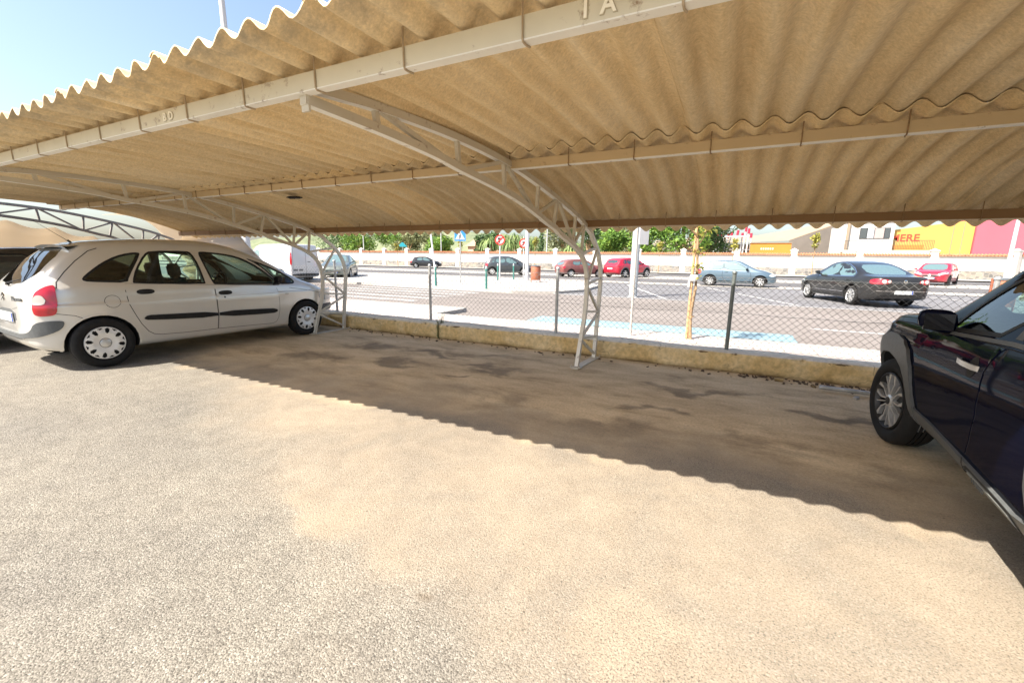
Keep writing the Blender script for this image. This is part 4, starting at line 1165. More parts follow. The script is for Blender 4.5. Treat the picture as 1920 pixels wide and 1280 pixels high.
l, n = SV.ray('B', -.34, .865); l2, n2 = SV.ray('B', -.60, .865)
text_mesh('lettering', 'Picasso', .075, M['grey_plastic'], SV.root, frame_m(l + Vector((-.012, -.01, -.02)), l2 - l, (0, 0, 1)), .003, .001)
for k, dz in ((0, 0), (1, .045)):   # chevron badge
    mb = MB(); l, n = SV.ray('B', 0, .86 + dz)
    mb.sweep([(l.x - .008, -.055, .835 + dz), (l.x - .008, 0, .872 + dz), (l.x - .008, .055, .835 + dz)], [(-.004, -.010), (.004, -.010), (.004, .010), (-.004, .010)]); mb.build('badge', M['chrome'], SV.root, fixn=True)
# spoiler lip, rear wiper, aerial
mb = MB(); 
vs = []; 
for k in range(13):
    y = -.52 + 1.04 * k / 12; l, n = SV.ray('T', -1.38, y); l2, n2 = SV.ray('T', -1.48, y)
    vs += [l + Vector((0, 0, .004)), l2 + n2 * .035 + Vector((-.02, 0, .012)), l2 + n2 * .012]
fs = []
for k in range(12):
    a = 3 * k; fs += [(a, a + 1, a + 4, a + 3), (a + 1, a + 2, a + 5, a + 4), (a + 2, a, a + 3, a + 5)]
o = mesh_obj('spoiler_lip', vs, fs, M['silver'], SV.root, True, angle=40); fix_normals(o.data)
mb = MB(); l, n = SV.ray('B', 0, 1.01); l2, n2 = SV.ray('T', -1.86, -.36)
mb.lathe([(.022, 0), (.022, .02), (0, .025)], 12, c=l + Vector((-.0, .0, -.0)))
mb.tube([l + Vector((-.02, 0, .01)), l + Vector((-.03, -.08, .03)), l2 + n2 * .03], [.009, .007, .005], 6); mb.build('rear_wiper', M['black_plastic'], SV.root, True, 40)
mb = MB(); l, n = SV.ray('T', -1.33, -.12); mb.tube([l, l + Vector((-.03, 0, .025))], .012, 8); mb.tube([l + Vector((-.03, 0, .02)), l + Vector((-.33, 0, .27))], [.0035, .0015], 5); mb.build('aerial', M['black_plastic'], SV.root, True, 40)
for sd, y_ in (('R', -1), ('L', 1)):
    l, n = SV.ray('F', y_ * .55, .62)
frH = frame_from(rad(135), 1.9, -.68)
SV.decal('headlight', rnd([(-.22, .60), (.16, .58), (.20, .66), (.10, .73), (-.26, .74)], 2), frH, M['head_lens'], .006, .01, d=.05)
SV.decal('headlight', rnd([(.22, .60), (-.16, .58), (-.20, .66), (-.10, .73), (.26, .74)], 2), frame_from(rad(-135), 1.9, .68), M['head_lens'], .006, .01, d=.05)
SV.decal('grille', rnd([(-.30, .42), (.30, .42), (.34, .52), (-.34, .52)], 1), 'F', M['black_plastic'], .003, .004)
SV.decal('bumper_corner', rnd([(-.30, .42), (.10, .40), (.25, .48), (.20, .53), (-.3, .52)], 2), frH, M['grey_plastic'], .014, .016, d=.05)
plate(SV, 'F', 0, .36)
mirror(SV, -1, .86, .94, M['black_plastic'], .16, .13, .15, stem=.04); mirror(SV, 1, .86, .94, M['black_plastic'], .16, .13, .15, stem=.04)
for x, z in WR:
    for sg in (1, -1): make_wheel(SV.root, x, sg * .868, z, .308, .19, .200, 'cover', M['wheel_cover'], sg)
for x in (-1.02, .05):
    for y in (-.36, .36): seat(SV.root, x, y, .52 if x < -.5 else .50, tall=.52 if x < -.5 else .56)
steering(SV.root, .62, .36, .93)
mb = MB(); mb.sweep([(1.0, -.72, .88), (1.0, .72, .88)], [(-.25, -.25), (.22, -.25), (.22, .04), (-.05, .07), (-.25, .02)]); mb.build('dashboard', M['interior_grey'], SV.root, True, 40, True)
mb = MB(); mb.box((0, 0, .3), (3.2, 1.2, .16)); mb.build('underbody', M['dark_void'], SV.root)

# ---- dark navy SUV, right edge
SUV = dict(x0=-2.10, x1=2.08, nx=96, tumble=.34, crown=.07, shoulder=.055, mid=.74, floor=.42, cab0=-1.85, cab1=1.10, endr=.13, rail=1.1, sill=.06,
    top=[(-2.10, 1.05), (-2.02, 1.08), (-1.9, 1.18), (-1.75, 1.38), (-1.6, 1.50), (-1.3, 1.55), (-.7, 1.585), (-.25, 1.585), (0, 1.56), (.25, 1.45), (.5, 1.30), (.72, 1.16), (.85, 1.10), (1.0, 1.07), (1.3, 1.045), (1.6, 1.015), (1.85, .96), (2.0, .89), (2.08, .80)],
    belt=[(-2.10, 1.0), (-1.6, 1.09), (-1.0, 1.06), (0, 1.03), (.6, 1.01), (1.1, .99), (1.6, .95), (2.08, .78)],
    plan=[(-2.10, .72), (-1.9, .82), (-1.5, .87), (-1.1, .88), (-.4, .868), (.4, .868), (.9, .885), (1.5, .89), (1.85, .84), (2.02, .70), (2.08, .58)],
    bot=[(-2.10, .38), (-1.8, .33), (-1.4, .30), (1.4, .30), (1.8, .32), (2.08, .34)])
HV = rad(86.3)
suv = Car(SUV, M['navy'], (1.975, 2.91), HV, 'parked_car', 'glossy dark navy SUV cut off by the right edge, parked nose to the fence')
V = suv; WV = [(-1.28, .335), (1.28, .335)]
v_f = [(-.25, 1.068), (.25, 1.028), (.455, 1.014), (.478, 1.045), (.37, 1.172), (.24, 1.275), (.10, 1.352), (-.05, 1.405), (-.29, 1.42)]
v_r = [(-.34, 1.07), (-1.15, 1.085), (-1.22, 1.13), (-1.05, 1.40), (-.38, 1.43)]
v_c = [(-1.27, 1.12), (-1.52, 1.18), (-1.32, 1.36), (-1.13, 1.39)]
vw = [('front_door_window', v_f), ('rear_door_window', v_r), ('rear_side_window', v_c)]
ops = []
for nm, w_ in vw: op = rnd(inset_poly(w_, .020), 1); ops += [(op, 'R'), (op, 'L')]
vws = [(.80, -.60), (.88, 0), (.80, .60), (.18, .52), (.12, 0), (.18, -.52)]
def sq_arch(cx, k=1):
    return [(cx + k * a, b) for a, b in [(-.41, .10), (-.41, .36), (-.405, .52), (-.375, .61), (-.31, .67), (-.20, .705), (0, .725), (.20, .70), (.31, .645), (.37, .56), (.40, .44), (.40, .10)]]
def sq_outer(cx, k=1):
    return [(cx + k * a, b) for a, b in [(.50, .33), (.49, .50), (.44, .68), (.33, .80), (.14, .86), (-.08, .872), (-.27, .855), (-.40, .81), (-.49, .71), (-.515, .58), (-.50, .33)]]
suv.body([(1.28, sq_arch(1.28)), (-1.28, sq_arch(-1.28, -1))], .05, ops + [(rnd(vws, 1), 'T')])
for sd in 'LR':
    for nm, w_ in vw:
        V.decal('window_seal', rnd(w_, 1), sd, M['black_plastic'], .0015, .004, holes=[rnd(inset_poly(w_, .022), 1)], d=.05)
        V.decal(nm, rnd(inset_poly(w_, .016), 1), sd, M['glass_green'] if nm == 'front_door_window' else M['glass_dark'], -.004, .003, d=.08)
    V.decal('pillar_trim', [(-.265, 1.072), (-.325, 1.074), (-.365, 1.42), (-.305, 1.415)], sd, M['grey_plastic'], .003, .004, d=.05)
    V.decal('window_moulding', [(-1.5, 1.09), (-1.1, 1.058), (-.3, 1.040), (.25, 1.003), (.49, .990), (.49, 1.006), (.25, 1.021), (-.3, 1.060), (-1.1, 1.076), (-1.5, 1.11)], sd, M['grey_plastic'], .008, .009, d=.06)
    fd = [(-.262, 1.025), (-.222, .96), (-.205, .90), (-.232, .80), (-.23, .69), (-.15, .54), (-.08, .45), (.74, .43), (.775, .55), (.755, .70), (.725, .84), (.665, .97), (.62, .985)]
    rd = [(-.280, 1.025), (-.240, .96), (-.223, .90), (-.250, .80), (-.248, .69), (-.168, .54), (-.095, .45), (-.80, .44), (-.92, .62), (-1.12, .80), (-1.20, .92), (-1.22, 1.05)]
    sg = 1 if sd == 'L' else -1
    for nm, poly, hx in (('front_door', fd, -.035), ('rear_door', rd, -1.0)):
        V.decal('panel_gap', inset_poly(poly, -.007), sd, M['dark_void'], .0006, .001, d=.07)
        dd = V.decal(nm, poly, sd, M['navy'], .004, .004, d=.05)
        V.decal('handle_cup', ring(hx - .05, .898, .052, 24), sd, M['dark_void'], .0055, .001, parent=dd, d=.03)
        handle(V, sg, hx, .900, M['alloy'], .23, dd, cup=False)
    # grey wheel arch and sill cladding
    for cx, k in ((1.28, 1), (-1.28, -1)): V.decal('arch_cladding', sq_outer(cx, k) + [q for q in sq_arch(cx, k)[1:-1]], sd, M['grey_plastic'], .020, .024, d=.04)
    V.decal('sill_cladding', [(-.86, .312), (.86, .312), (.84, .44), (.55, .43), (0, .415), (-.60, .395), (-.84, .44)], sd, M['grey_plastic'], .016, .02, d=.05)
    V.decal('panel_gap', [(.005, .312), (.017, .312), (-.075, .43), (-.087, .43)], sd, M['dark_void'], .0175, .001, d=.05)
    V.decal('panel_gap', [(-.02, .312), (-.05, .378), (-.12, .402), (-.56, .392), (-.66, .312), (-.63, .312), (-.55, .378), (-.13, .388), (-.07, .366), (-.04, .312)], sd, M['dark_void'], .0178, .001, d=.05)
    b_ = V.decal('sill_badge', [(-.055, .316), (-.61, .316), (-.55, .370), (-.13, .380), (-.085, .358)], sd, simple('sill_badge_grey', (.20, .21, .20), .5), .020, .004, d=.05)
    if sd == 'L':
        l, n = V.ray('L', -.3, .345)
        text_mesh('lettering', 'HYBRID', .042, M['grey_plastic'], b_, frame_m((-.15, l.y + .022, .326), (-1, 0, 0), (0, .25, 1)), .0015)
V.decal('windscreen', rnd(inset_poly(vws, -.01), 1), 'T', M['glass_green'], -.004, .003, d=.09)
V.strip('bonnet_gap', [(.70, .985), (1.1, .975), (1.5, .945), (1.9, .85)], 'L', .007, M['dark_void'])
frHL = frame_from(rad(-135), 1.85, .72); frHR = frame_from(rad(135), 1.85, -.72)
for fr, sg in ((frHL, 1), (frHR, -1)):
    hp_ = [(.30 * sg, .80), (-.20 * sg, .78), (-.24 * sg, .84), (.10 * sg, .93), (.32 * sg, .90)]
    V.decal('headlight', rnd(hp_, 1), fr, M['head_lens'], .006, .01, d=.05)
V.decal('grille', rnd([(-.5, .45), (.5, .45), (.42, .72), (-.42, .72)], 1), 'F', M['black_plastic'], .004, .01)
plate(V, 'F', 0, .50); plate(V, 'B', 0, .80)
for y_, fr in ((1, frame_from(rad(-45), -1.9, .72)), (-1, frame_from(rad(45), -1.9, -.72))):
    V.decal('tail_light', rnd([(-.2, .95), (.2, .95), (.2, 1.04), (-.2, 1.04)], 1), fr, M['red_lens'], .01, .012, d=.05)
mirror(V, 1, .42, 1.0, M['navy'], .20, .145, .18, stem=-.02); mirror(V, -1, .42, 1.0, M['navy'], .20, .145, .18, stem=-.02)
for x, z in WV:
    for sg in (1, -1): make_wheel(V.root, x, sg * .862, z, .336, .21, .222, 'twin', M['alloy'], sg, steer=rad(11) if x > 0 else 0)
for y in (-.38, .38): seat(V.root, -.35, y, .60, tall=.52)
for y in (-.38, .38): seat(V.root, -1.1, y, .62, tall=.48)
steering(V.root, .22, .38, .98)
mb = MB(); mb.sweep([(.55, -.72, .98), (.55, .72, .98)], [(-.25, -.25), (.2, -.25), (.2, .02), (-.05, .05), (-.25, .0)]); mb.build('dashboard', M['interior'], V.root, True, 40, True)
mb = MB(); mb.box((.08, 0, 1.42), (.03, .23, .07)); mb.build('rear_view_mirror', M['black_plastic'], V.root)
mb = MB(); mb.box((0, 0, .40), (3.2, 1.2, .16)); mb.build('underbody', M['dark_void'], V.root)
# ------------------------------------------------------------------ CARS ON THE STREET
def simple_car(P, wins, col, loc, head, name, label, wheelx, wr=.31, rimr=.2, style='five', cover=None, group=None, cat='car',
               tail=None, headl=None, clad=False, glass='far_glass', plates=True, extras=None, doors=None, plan_w=None, mirror_mat=None, wsz=None, rwz=None, tail_mat=None):
    c = Car(P, col, loc, head, name, label, cat, group); Pp = c.P
    c.body([(x, wr, wr + .07) for x in wheelx])
    g = M[glass]
    for sd in 'RL':
        for nm, w_ in wins:
            c.decal('window_frame', rnd(inset_poly(w_, -.018), 1), sd, M['black_plastic'], .002, .003, holes=[rnd(w_, 1)], d=.09)
            c.decal(nm, rnd(w_, 1), sd, g, .001, .003, d=.14)
        for ln in (doors or []): c.strip('panel_gap', ln, sd, .014, M['dark_void'], d=.08)
        for h in (extras or {}).get('handles', []):
            handle(c, 1 if sd == 'L' else -1, h[0], h[1], (extras or {}).get('hmat', col), .16, None, cup=False)
        c.strip('sill_shadow', [(wheelx[0] + wr + .1, .30), (wheelx[1] - wr - .1, .30)], sd, .05, M['black_plastic'], d=.15)
    if wsz: c.decal('windscreen', rnd(wsz, 1), 'T', g, .003, .004, d=.12)
    if rwz:
        s_, poly = rwz; c.decal('rear_window', rnd(poly, 1), s_, g, .003, .004, d=.10)
    x0, x1 = P['x0'], P['x1']
    for sg in (1, -1):
        if tail:
            fr = frame_from(rad(45) * (-sg), x0 + .2, sg * .68); c.decal('tail_light', rnd([(a * -sg, b) for a, b in tail], 1), fr, tail_mat or M['red_lens'], .012, .014, d=.06)
        if headl:
            fr = frame_from(rad(-135) if sg > 0 else rad(135), x1 - .22, sg * .68); c.decal('headlight', rnd([(a * sg, b) for a, b in headl], 1), fr, M['head_lens'], .008, .012, d=.06)
        for x in wheelx: make_wheel(c.root, x, sg * (Pp['plan'](x) - .012), wr, wr, .20, rimr, style, cover or M['alloy'], sg)
        mirror(c, sg, extras.get('mx', .62) if extras else .62, extras.get('mz', .98) if extras else .98, mirror_mat or col, .20, .13, .17)
    if clad:
        for sd in 'RL':
            for x in wheelx: c.decal('arch_cladding', arch_band(x, wr, wr + .07, wr + .15, .28), sd, M['grey_plastic'], .016, .018, d=.08)
            c.decal('sill_cladding', [(wheelx[0] + wr + .1, .26), (wheelx[1] - wr - .1, .26), (wheelx[1] - wr - .1, .40), (wheelx[0] + wr + .1, .40)], sd, M['grey_plastic'], .014, .016, d=.12)
    if plates: plate(c, 'B', 0, (extras or {}).get('pz', .62)); plate(c, 'F', 0, .42)
    c.decal('grille', rnd([(-.42, .36), (.42, .36), (.38, .48), (-.38, .48)], 1), 'F', M['black_plastic'], .003, .006, d=.1)
    mb = MB(); mb.box((0, 0, .28), ((x1 - x0) * .8, 1.25, .16)); mb.build('underbody', M['dark_void'], c.root)
    return c

def scale_P(P, sx, sz, sw):
    Q = dict(P)
    for k in ('x0', 'x1'): Q[k] = P[k] * sx
    for k in ('top', 'belt', 'bot'): Q[k] = [(a * sx, b * sz) for a, b in P[k]]
    Q['plan'] = [(a * sx, b * sw) for a, b in P['plan']]
    Q['nx'] = 56; return Q
HATCH = dict(x0=-1.98, x1=1.98, nx=60, tumble=.30, crown=.05, shoulder=.05, mid=.56, endr=.12,
    top=[(-1.98, .88), (-1.9, .94), (-1.75, 1.10), (-1.6, 1.24), (-1.42, 1.34), (-1.1, 1.40), (-.5, 1.435), (-.1, 1.43), (.15, 1.395), (.5, 1.24), (.8, 1.08), (1.0, .985), (1.3, .92), (1.6, .83), (1.85, .70), (1.98, .58)],
    belt=[(-1.98, .86), (-1.5, .95), (-.5, .91), (.5, .88), (1.0, .86), (1.5, .78), (1.98, .54)],
    plan=[(-1.98, .66), (-1.8, .78), (-1.2, .845), (0, .85), (1.1, .845), (1.6, .79), (1.85, .68), (1.98, .55)],
    bot=[(-1.98, .32), (-1.7, .23), (-1.3, .19), (1.3, .19), (1.7, .21), (1.98, .25)])
MPV = scale_P(SILVER, .985, .975, .985)
SEDAN = dict(x0=-2.38, x1=2.38, nx=66, tumble=.36, crown=.05, shoulder=.06, mid=.58, endr=.12,
    top=[(-2.38, .94), (-2.25, .985), (-1.9, 1.0), (-1.72, 1.02), (-1.4, 1.14), (-1.0, 1.30), (-.6, 1.41), (-.2, 1.455), (.1, 1.445), (.35, 1.39), (.7, 1.22), (1.0, 1.06), (1.15, .985), (1.5, .93), (1.9, .84), (2.2, .74), (2.38, .62)],
    belt=[(-2.38, .90), (-1.8, .95), (-1.0, .94), (0, .92), (1.0, .89), (1.7, .82), (2.38, .56)],
    plan=[(-2.38, .68), (-2.2, .78), (-1.7, .88), (-1.0, .905), (0, .91), (1.3, .90), (1.9, .84), (2.2, .72), (2.38, .56)],
    bot=[(-2.38, .34), (-2.1, .25), (-1.5, .20), (1.5, .20), (2.1, .22), (2.38, .26)])
CROSS = dict(x0=-2.10, x1=2.10, nx=60, tumble=.30, crown=.05, shoulder=.05, mid=.66, endr=.12,
    top=[(-2.10, .96), (-2.0, 1.02), (-1.85, 1.20), (-1.68, 1.38), (-1.5, 1.46), (-1.0, 1.52), (-.3, 1.56), (.1, 1.545), (.35, 1.48), (.7, 1.30), (1.0, 1.13), (1.2, 1.05), (1.6, .99), (1.9, .90), (2.10, .74)],
    belt=[(-2.10, .94), (-1.5, 1.04), (-.5, 1.01), (.6, .98), (1.2, .96), (1.7, .88), (2.10, .70)],
    plan=[(-2.10, .68), (-1.9, .80), (-1.4, .89), (0, .895), (1.2, .89), (1.7, .83), (1.95, .72), (2.10, .58)],
    bot=[(-2.10, .38), (-1.8, .26), (-1.3, .22), (1.3, .22), (1.8, .25), (2.10, .30)])
VAN = dict(x0=-2.15, x1=2.15, nx=60, tumble=.10, crown=.06, shoulder=.03, mid=.6, endr=.07,
    top=[(-2.15, 1.93), (-2.1, 1.96), (-1.5, 1.98), (.2, 1.97), (.6, 1.90), (.85, 1.72), (1.15, 1.38), (1.4, 1.16), (1.7, 1.06), (2.0, .92), (2.15, .75)],
    belt=[(-2.15, 1.30), (0, 1.25), (.9, 1.12), (1.4, 1.02), (1.9, .86), (2.15, .68)],
    plan=[(-2.15, .86), (-2.0, .88), (0, .90), (1.4, .88), (1.8, .82), (2.0, .72), (2.15, .62)],
    bot=[(-2.15, .30), (-1.9, .24), (0, .22), (1.9, .24), (2.15, .28)])

M['steel_blue'] = paint('steel_blue_paint', (0.085, 0.135, 0.175), .45, .35, 1.0, .05)
M['mid_grey'] = paint('mid_grey_paint', (0.06, 0.068, 0.072), .5, .35, 1.0, .06)
M['near_black'] = paint('near_black_paint', (0.022, 0.023, 0.026), .3, .3, 1.0, .05)
M['charcoal'] = paint('charcoal_paint', (0.018, 0.018, 0.018), .2, .35, 1.0, .03, .2)
M['bright_red'] = paint('bright_red_paint', (0.44, 0.006, 0.025), .1, .35, 1.0, .03)
M['rose_red'] = paint('rose_red_paint', (0.40, 0.010, 0.03), .2, .35, 1.0, .05)
M['maroon'] = paint('faded_maroon_paint', (0.17, 0.045, 0.038), .1, .45, .6, .15)
M['grey_green'] = paint('grey_green_paint', (0.12, 0.145, 0.13), .4, .38, 1.0, .08)
M['van_white'] = paint('van_white_paint', (0.52, 0.52, 0.52), .0, .4, .8, .03)

# steel blue three-door hatchback
h_r = [(-1.50, 1.05), (-1.36, .955), (-.58, .93), (-.62, 1.33), (-.95, 1.30), (-1.28, 1.20)]
h_f = [(-.53, .93), (.62, .90), (.68, .93), (.22, 1.20), (-.08, 1.32), (-.57, 1.335)]
simple_car(HATCH, [('rear_side_window', h_r), ('front_door_window', h_f)], M['steel_blue'], (.18, 27.45), rad(-3.5), 'parked_car', 'steel blue three-door hatchback parked side-on across the street',
    (-1.23, 1.23), .30, .19, 'seven', tail=[(-.10, .68), (.12, .66), (.14, .90), (-.06, .92)], headl=[(-.20, .60), (.14, .58), (.16, .70), (-.18, .76)], glass='far_glass',
    doors=[[(-.60, .93), (-.62, .60), (-.50, .32), (.72, .30), (.80, .5), (.74, .90)]], extras=dict(handles=[(-.42, .80)], mx=.56, mz=.95), wsz=[(.98, -.58), (1.03, 0), (.98, .58), (.26, .50), (.22, 0), (.26, -.50)],
    rwz=('B', [(-.48, .96), (.48, .96), (.42, 1.24), (-.42, 1.24)]))
# charcoal saloon with red round lamps
s_r = [(-1.28, .985), (-1.15, .965), (-.40, .955), (-.42, 1.36), (-.72, 1.31), (-1.05, 1.19), (-1.30, 1.05)]
s_f = [(-.34, .955), (.68, .935), (.74, .96), (.40, 1.18), (.12, 1.32), (-.10, 1.365), (-.36, 1.37)]
sc = simple_car(SEDAN, [('rear_door_window', s_r), ('front_door_window', s_f)], M['charcoal'], (4.0, 19.55), rad(109), 'parked_car', 'charcoal four-door saloon with round red lamps and chrome window line seen from its rear corner',
    (-1.32, 1.39), .32, .215, 'ten', tail=[(-.34, .75), (.14, .74), (.18, .82), (.12, .90), (-.34, .89)], headl=[(-.20, .60), (.14, .60), (.16, .72), (-.22, .76)], glass='far_glass',
    doors=[[(-.40, .95), (-.40, .5), (-.46, .32), (.74, .30), (.86, .5), (.78, .93)], [(-.40, .32), (-.86, .36), (-1.02, .62), (-1.24, .86), (-1.30, .98)]],
    extras=dict(handles=[(-.24, .82), (-1.06, .83)], mx=.64, mz=.97, pz=.50), wsz=[(1.12, -.62), (1.18, 0), (1.12, .62), (.36, .52), (.32, 0), (.36, -.52)],
    rwz=('T', [(-1.66, -.60), (-1.70, 0), (-1.66, .60), (-.92, .52), (-.88, 0), (-.92, -.52)]))
for sd in 'RL':
    sc.strip('chrome_line', [(-1.30, .955), (-.4, .94), (.76, .922)], sd, .022, M['chrome'], .004)
    sc.strip('chrome_line', [(-1.31, .96), (-1.33, 1.06), (-1.06, 1.215), (-.72, 1.335), (-.36, 1.395), (-.08, 1.39), (.14, 1.34), (.42, 1.20), (.78, .95)], sd, .020, M['chrome'], .004)
    sc.strip('chrome_line', [(-.9, .43), (.84, .42)], sd, .018, M['chrome'], .004)
for y in (-.58, .58):
    for dy, r in ((0, .055), (-.13 * (1 if y > 0 else -1), .045)):
        sc.decal('lamp_ring', ring(y + dy, .825, r, 16), 'B', M['white_lens'], .022, .02, d=.05)
sc.decal('badge', ring(0, .83, .05, 18), 'B', M['chrome'], .008, .008, d=.04, holes=[ring(0, .83, .036, 16)])
sc.strip('badge_stroke', [(-.03, .85), (-.012, .81), (0, .84), (.012, .81), (.03, .85)], 'B', .007, M['chrome'], .008, d=.02)
sc.strip('panel_gap', [(-.46, .96), (-.50, .74), (-.44, .67), (.44, .67), (.50, .74), (.46, .96)], 'B', .012, M['dark_void'])
sc.strip('chrome_line', [(-.72, .535), (.72, .535)], 'B', .014, M['chrome'], .006)
# red hatchback facing the camera
rc = simple_car(scale_P(CROSS, .97, .93, 1.0), [('rear_door_window', [(-1.20, 1.0), (-.32, .97), (-.34, 1.34), (-1.05, 1.28)]), ('front_door_window', [(-.26, .97), (.74, .945), (.30, 1.20), (-.05, 1.34), (-.28, 1.345)])], M['rose_red'],
    (12.2, 38.8), rad(-116), 'parked_car', 'rose red hatchback facing the carport, parked under the yellow wall', (-1.28, 1.28), .32, .21, 'five', cover=M['dark_metal'],
    tail=[(-.2, .8), (.1, .8), (.1, .92), (-.2, .92)], headl=[(-.02, .74), (-.30, .68), (-.34, .74), (.0, .86), (.26, .86), (.24, .78)], glass='far_glass', extras=dict(mx=.66, mz=.98),
    wsz=[(1.08, -.62), (1.13, 0), (1.08, .62), (.34, .54), (.30, 0), (.34, -.54)], plates=False)
rc.decal('grille', rnd([(-.52, .64), (-.30, .56), (.30, .56), (.52, .64), (.20, .70), (-.20, .70)], 1), 'F', M['black_plastic'], .006, .008, d=.06)
rc.decal('lower_grille', rnd([(-.62, .28), (.62, .28), (.55, .42), (-.55, .42)], 1), 'F', M['black_plastic'], .006, .008, d=.08)
rc.decal('badge', [(0, .54), (.06, .64), (0, .74), (-.06, .64)], 'F', M['chrome'], .014, .008, d=.03, holes=[[(0, .585), (.028, .64), (0, .695), (-.028, .64)]])
plate(rc, 'F', 0, .48)
# bright red crossover
simple_car(CROSS, [('rear_side_window', [(-1.52, 1.10), (-1.16, 1.07), (-1.12, 1.38), (-1.40, 1.34)]), ('rear_door_window', [(-1.08, 1.07), (-.32, 1.04), (-.34, 1.42), (-1.02, 1.40)]), ('front_door_window', [(-.26, 1.04), (.76, 1.01), (.34, 1.26), (.02, 1.41), (-.28, 1.425)])], M['bright_red'],
    (-7.55, 35.6), rad(62), 'parked_car', 'bright red crossover with grey sills parked just right of the faded maroon hatchback', (-1.30, 1.30), .34, .22, 'five', cover=M['alloy'], clad=True, glass='far_glass_dark',
    tail=[(-.22, .82), (.12, .82), (.14, .92), (-.2, .94)], headl=[(-.2, .74), (.2, .74), (.2, .84), (-.2, .86)], extras=dict(mx=.68, mz=1.04, pz=.70), wsz=[(1.12, -.62), (1.18, 0), (1.12, .62), (.38, .54), (.34, 0), (.38, -.54)],
    rwz=('B', [(-.55, 1.10), (.55, 1.10), (.48, 1.36), (-.48, 1.36)]), tail_mat=simple('dark_red_lens', (.3, .004, .01), .15, coat=1))
# faded maroon hatch
simple_car(scale_P(HATCH, 1.0, .97, .98), [('rear_door_window', [(-1.10, .95), (-.42, .91), (-.44, 1.29), (-1.00, 1.25)]), ('front_door_window', [(-.36, .91), (.66, .89), (.22, 1.16), (-.05, 1.29), (-.38, 1.295)])], M['maroon'],
    (-10.9, 33.6), rad(48), 'parked_car', 'faded maroon hatchback half hidden behind the curved truss foot', (-1.24, 1.24), .29, .185, 'seven', cover=M['wheel_cover'],
    tail=[(-.12, .66), (.10, .66), (.10, .84), (-.12, .84)], headl=[(-.2, .60), (.14, .60), (.14, .70), (-.2, .74)], extras=dict(mx=.58, mz=.93, pz=.52), wsz=[(.95, -.55), (1.0, 0), (.95, .55), (.26, .48), (.22, 0), (.26, -.48)], rwz=('B', [(-.50, .92), (.50, .92), (.44, 1.20), (-.44, 1.20)]))
# grey people carrier hatch
mr = [(-1.35, 1.03), (-1.16, 1.02), (-1.08, 1.34), (-1.22, 1.31)]
simple_car(MPV, [('rear_side_window', mr), ('rear_door_window', [(-1.06, 1.02), (-.22, 1.0), (-.26, 1.40), (-.98, 1.38)]), ('front_door_window', [(-.14, 1.0), (.80, .955), (.50, 1.20), (.16, 1.39), (-.18, 1.405)])], M['mid_grey'],
    (-17.0, 32.6), rad(35), 'parked_car', 'dark grey tall hatchback parked beyond the green bollards', (-1.32, 1.32), .31, .20, 'seven', cover=M['wheel_cover'],
    tail=[(-.10, .70), (.12, .70), (.12, .98), (-.08, 1.0)], headl=[(-.22, .62), (.14, .60), (.16, .72), (-.22, .76)], extras=dict(handles=[(-.9, .86), (.05, .84)], mx=.76, mz=.98), wsz=[(1.28, -.60), (1.36, 0), (1.28, .60), (.48, .52), (.44, 0), (.48, -.52)], rwz=('B', [(-.50, 1.05), (.50, 1.05), (.44, 1.36), (-.44, 1.36)]))
# small black hatch by the far wall
simple_car(scale_P(HATCH, 1.02, 1.02, 1.0), [('rear_door_window', [(-1.15, .98), (-.42, .94), (-.44, 1.33), (-1.02, 1.28)]), ('front_door_window', [(-.36, .94), (.66, .91), (.22, 1.19), (-.05, 1.33), (-.38, 1.335)])], M['near_black'],
    (-35.7, 45.7), rad(35), 'parked_car', 'small black hatchback parked farthest away beside the white boundary wall', (-1.26, 1.26), .30, .19, 'seven', cover=M['alloy'],
    tail=[(-.12, .68), (.10, .66), (.10, .90), (-.12, .90)], headl=[(-.2, .60), (.14, .60), (.14, .72), (-.2, .76)], extras=dict(mx=.58, mz=.95), wsz=[(.98, -.55), (1.02, 0), (.98, .55), (.26, .48), (.22, 0), (.26, -.48)], rwz=('B', [(-.50, .94), (.50, .94), (.44, 1.22), (-.44, 1.22)]))
# black car beside the silver one
bc = simple_car(scale_P(CROSS, 1.02, .95, 1.0), [('rear_side_window', [(-1.5, 1.08), (-1.14, 1.05), (-1.10, 1.31), (-1.36, 1.28)]), ('rear_door_window', [(-1.06, 1.02), (-.32, .99), (-.34, 1.36), (-1.00, 1.34)]), ('front_door_window', [(-.26, .99), (.76, .97), (.34, 1.20), (.02, 1.35), (-.28, 1.365)])], M['near_black'],
    (-10.15, 3.05), rad(88), 'parked_car', 'black hatchback at the left edge, parked behind the silver people carrier', (-1.32, 1.32), .33, .22, 'ten', glass='far_glass_dark',
    tail=[(-.2, .82), (.12, .82), (.12, .95), (-.2, .95)], headl=[(-.2, .7), (.2, .7), (.2, .8), (-.2, .8)], extras=dict(mx=.66, mz=1.0), wsz=[(1.08, -.62), (1.13, 0), (1.08, .62), (.36, .54), (.32, 0), (.36, -.54)], rwz=('B', [(-.5, 1.06), (.5, 1.06), (.44, 1.30), (-.44, 1.30)]))
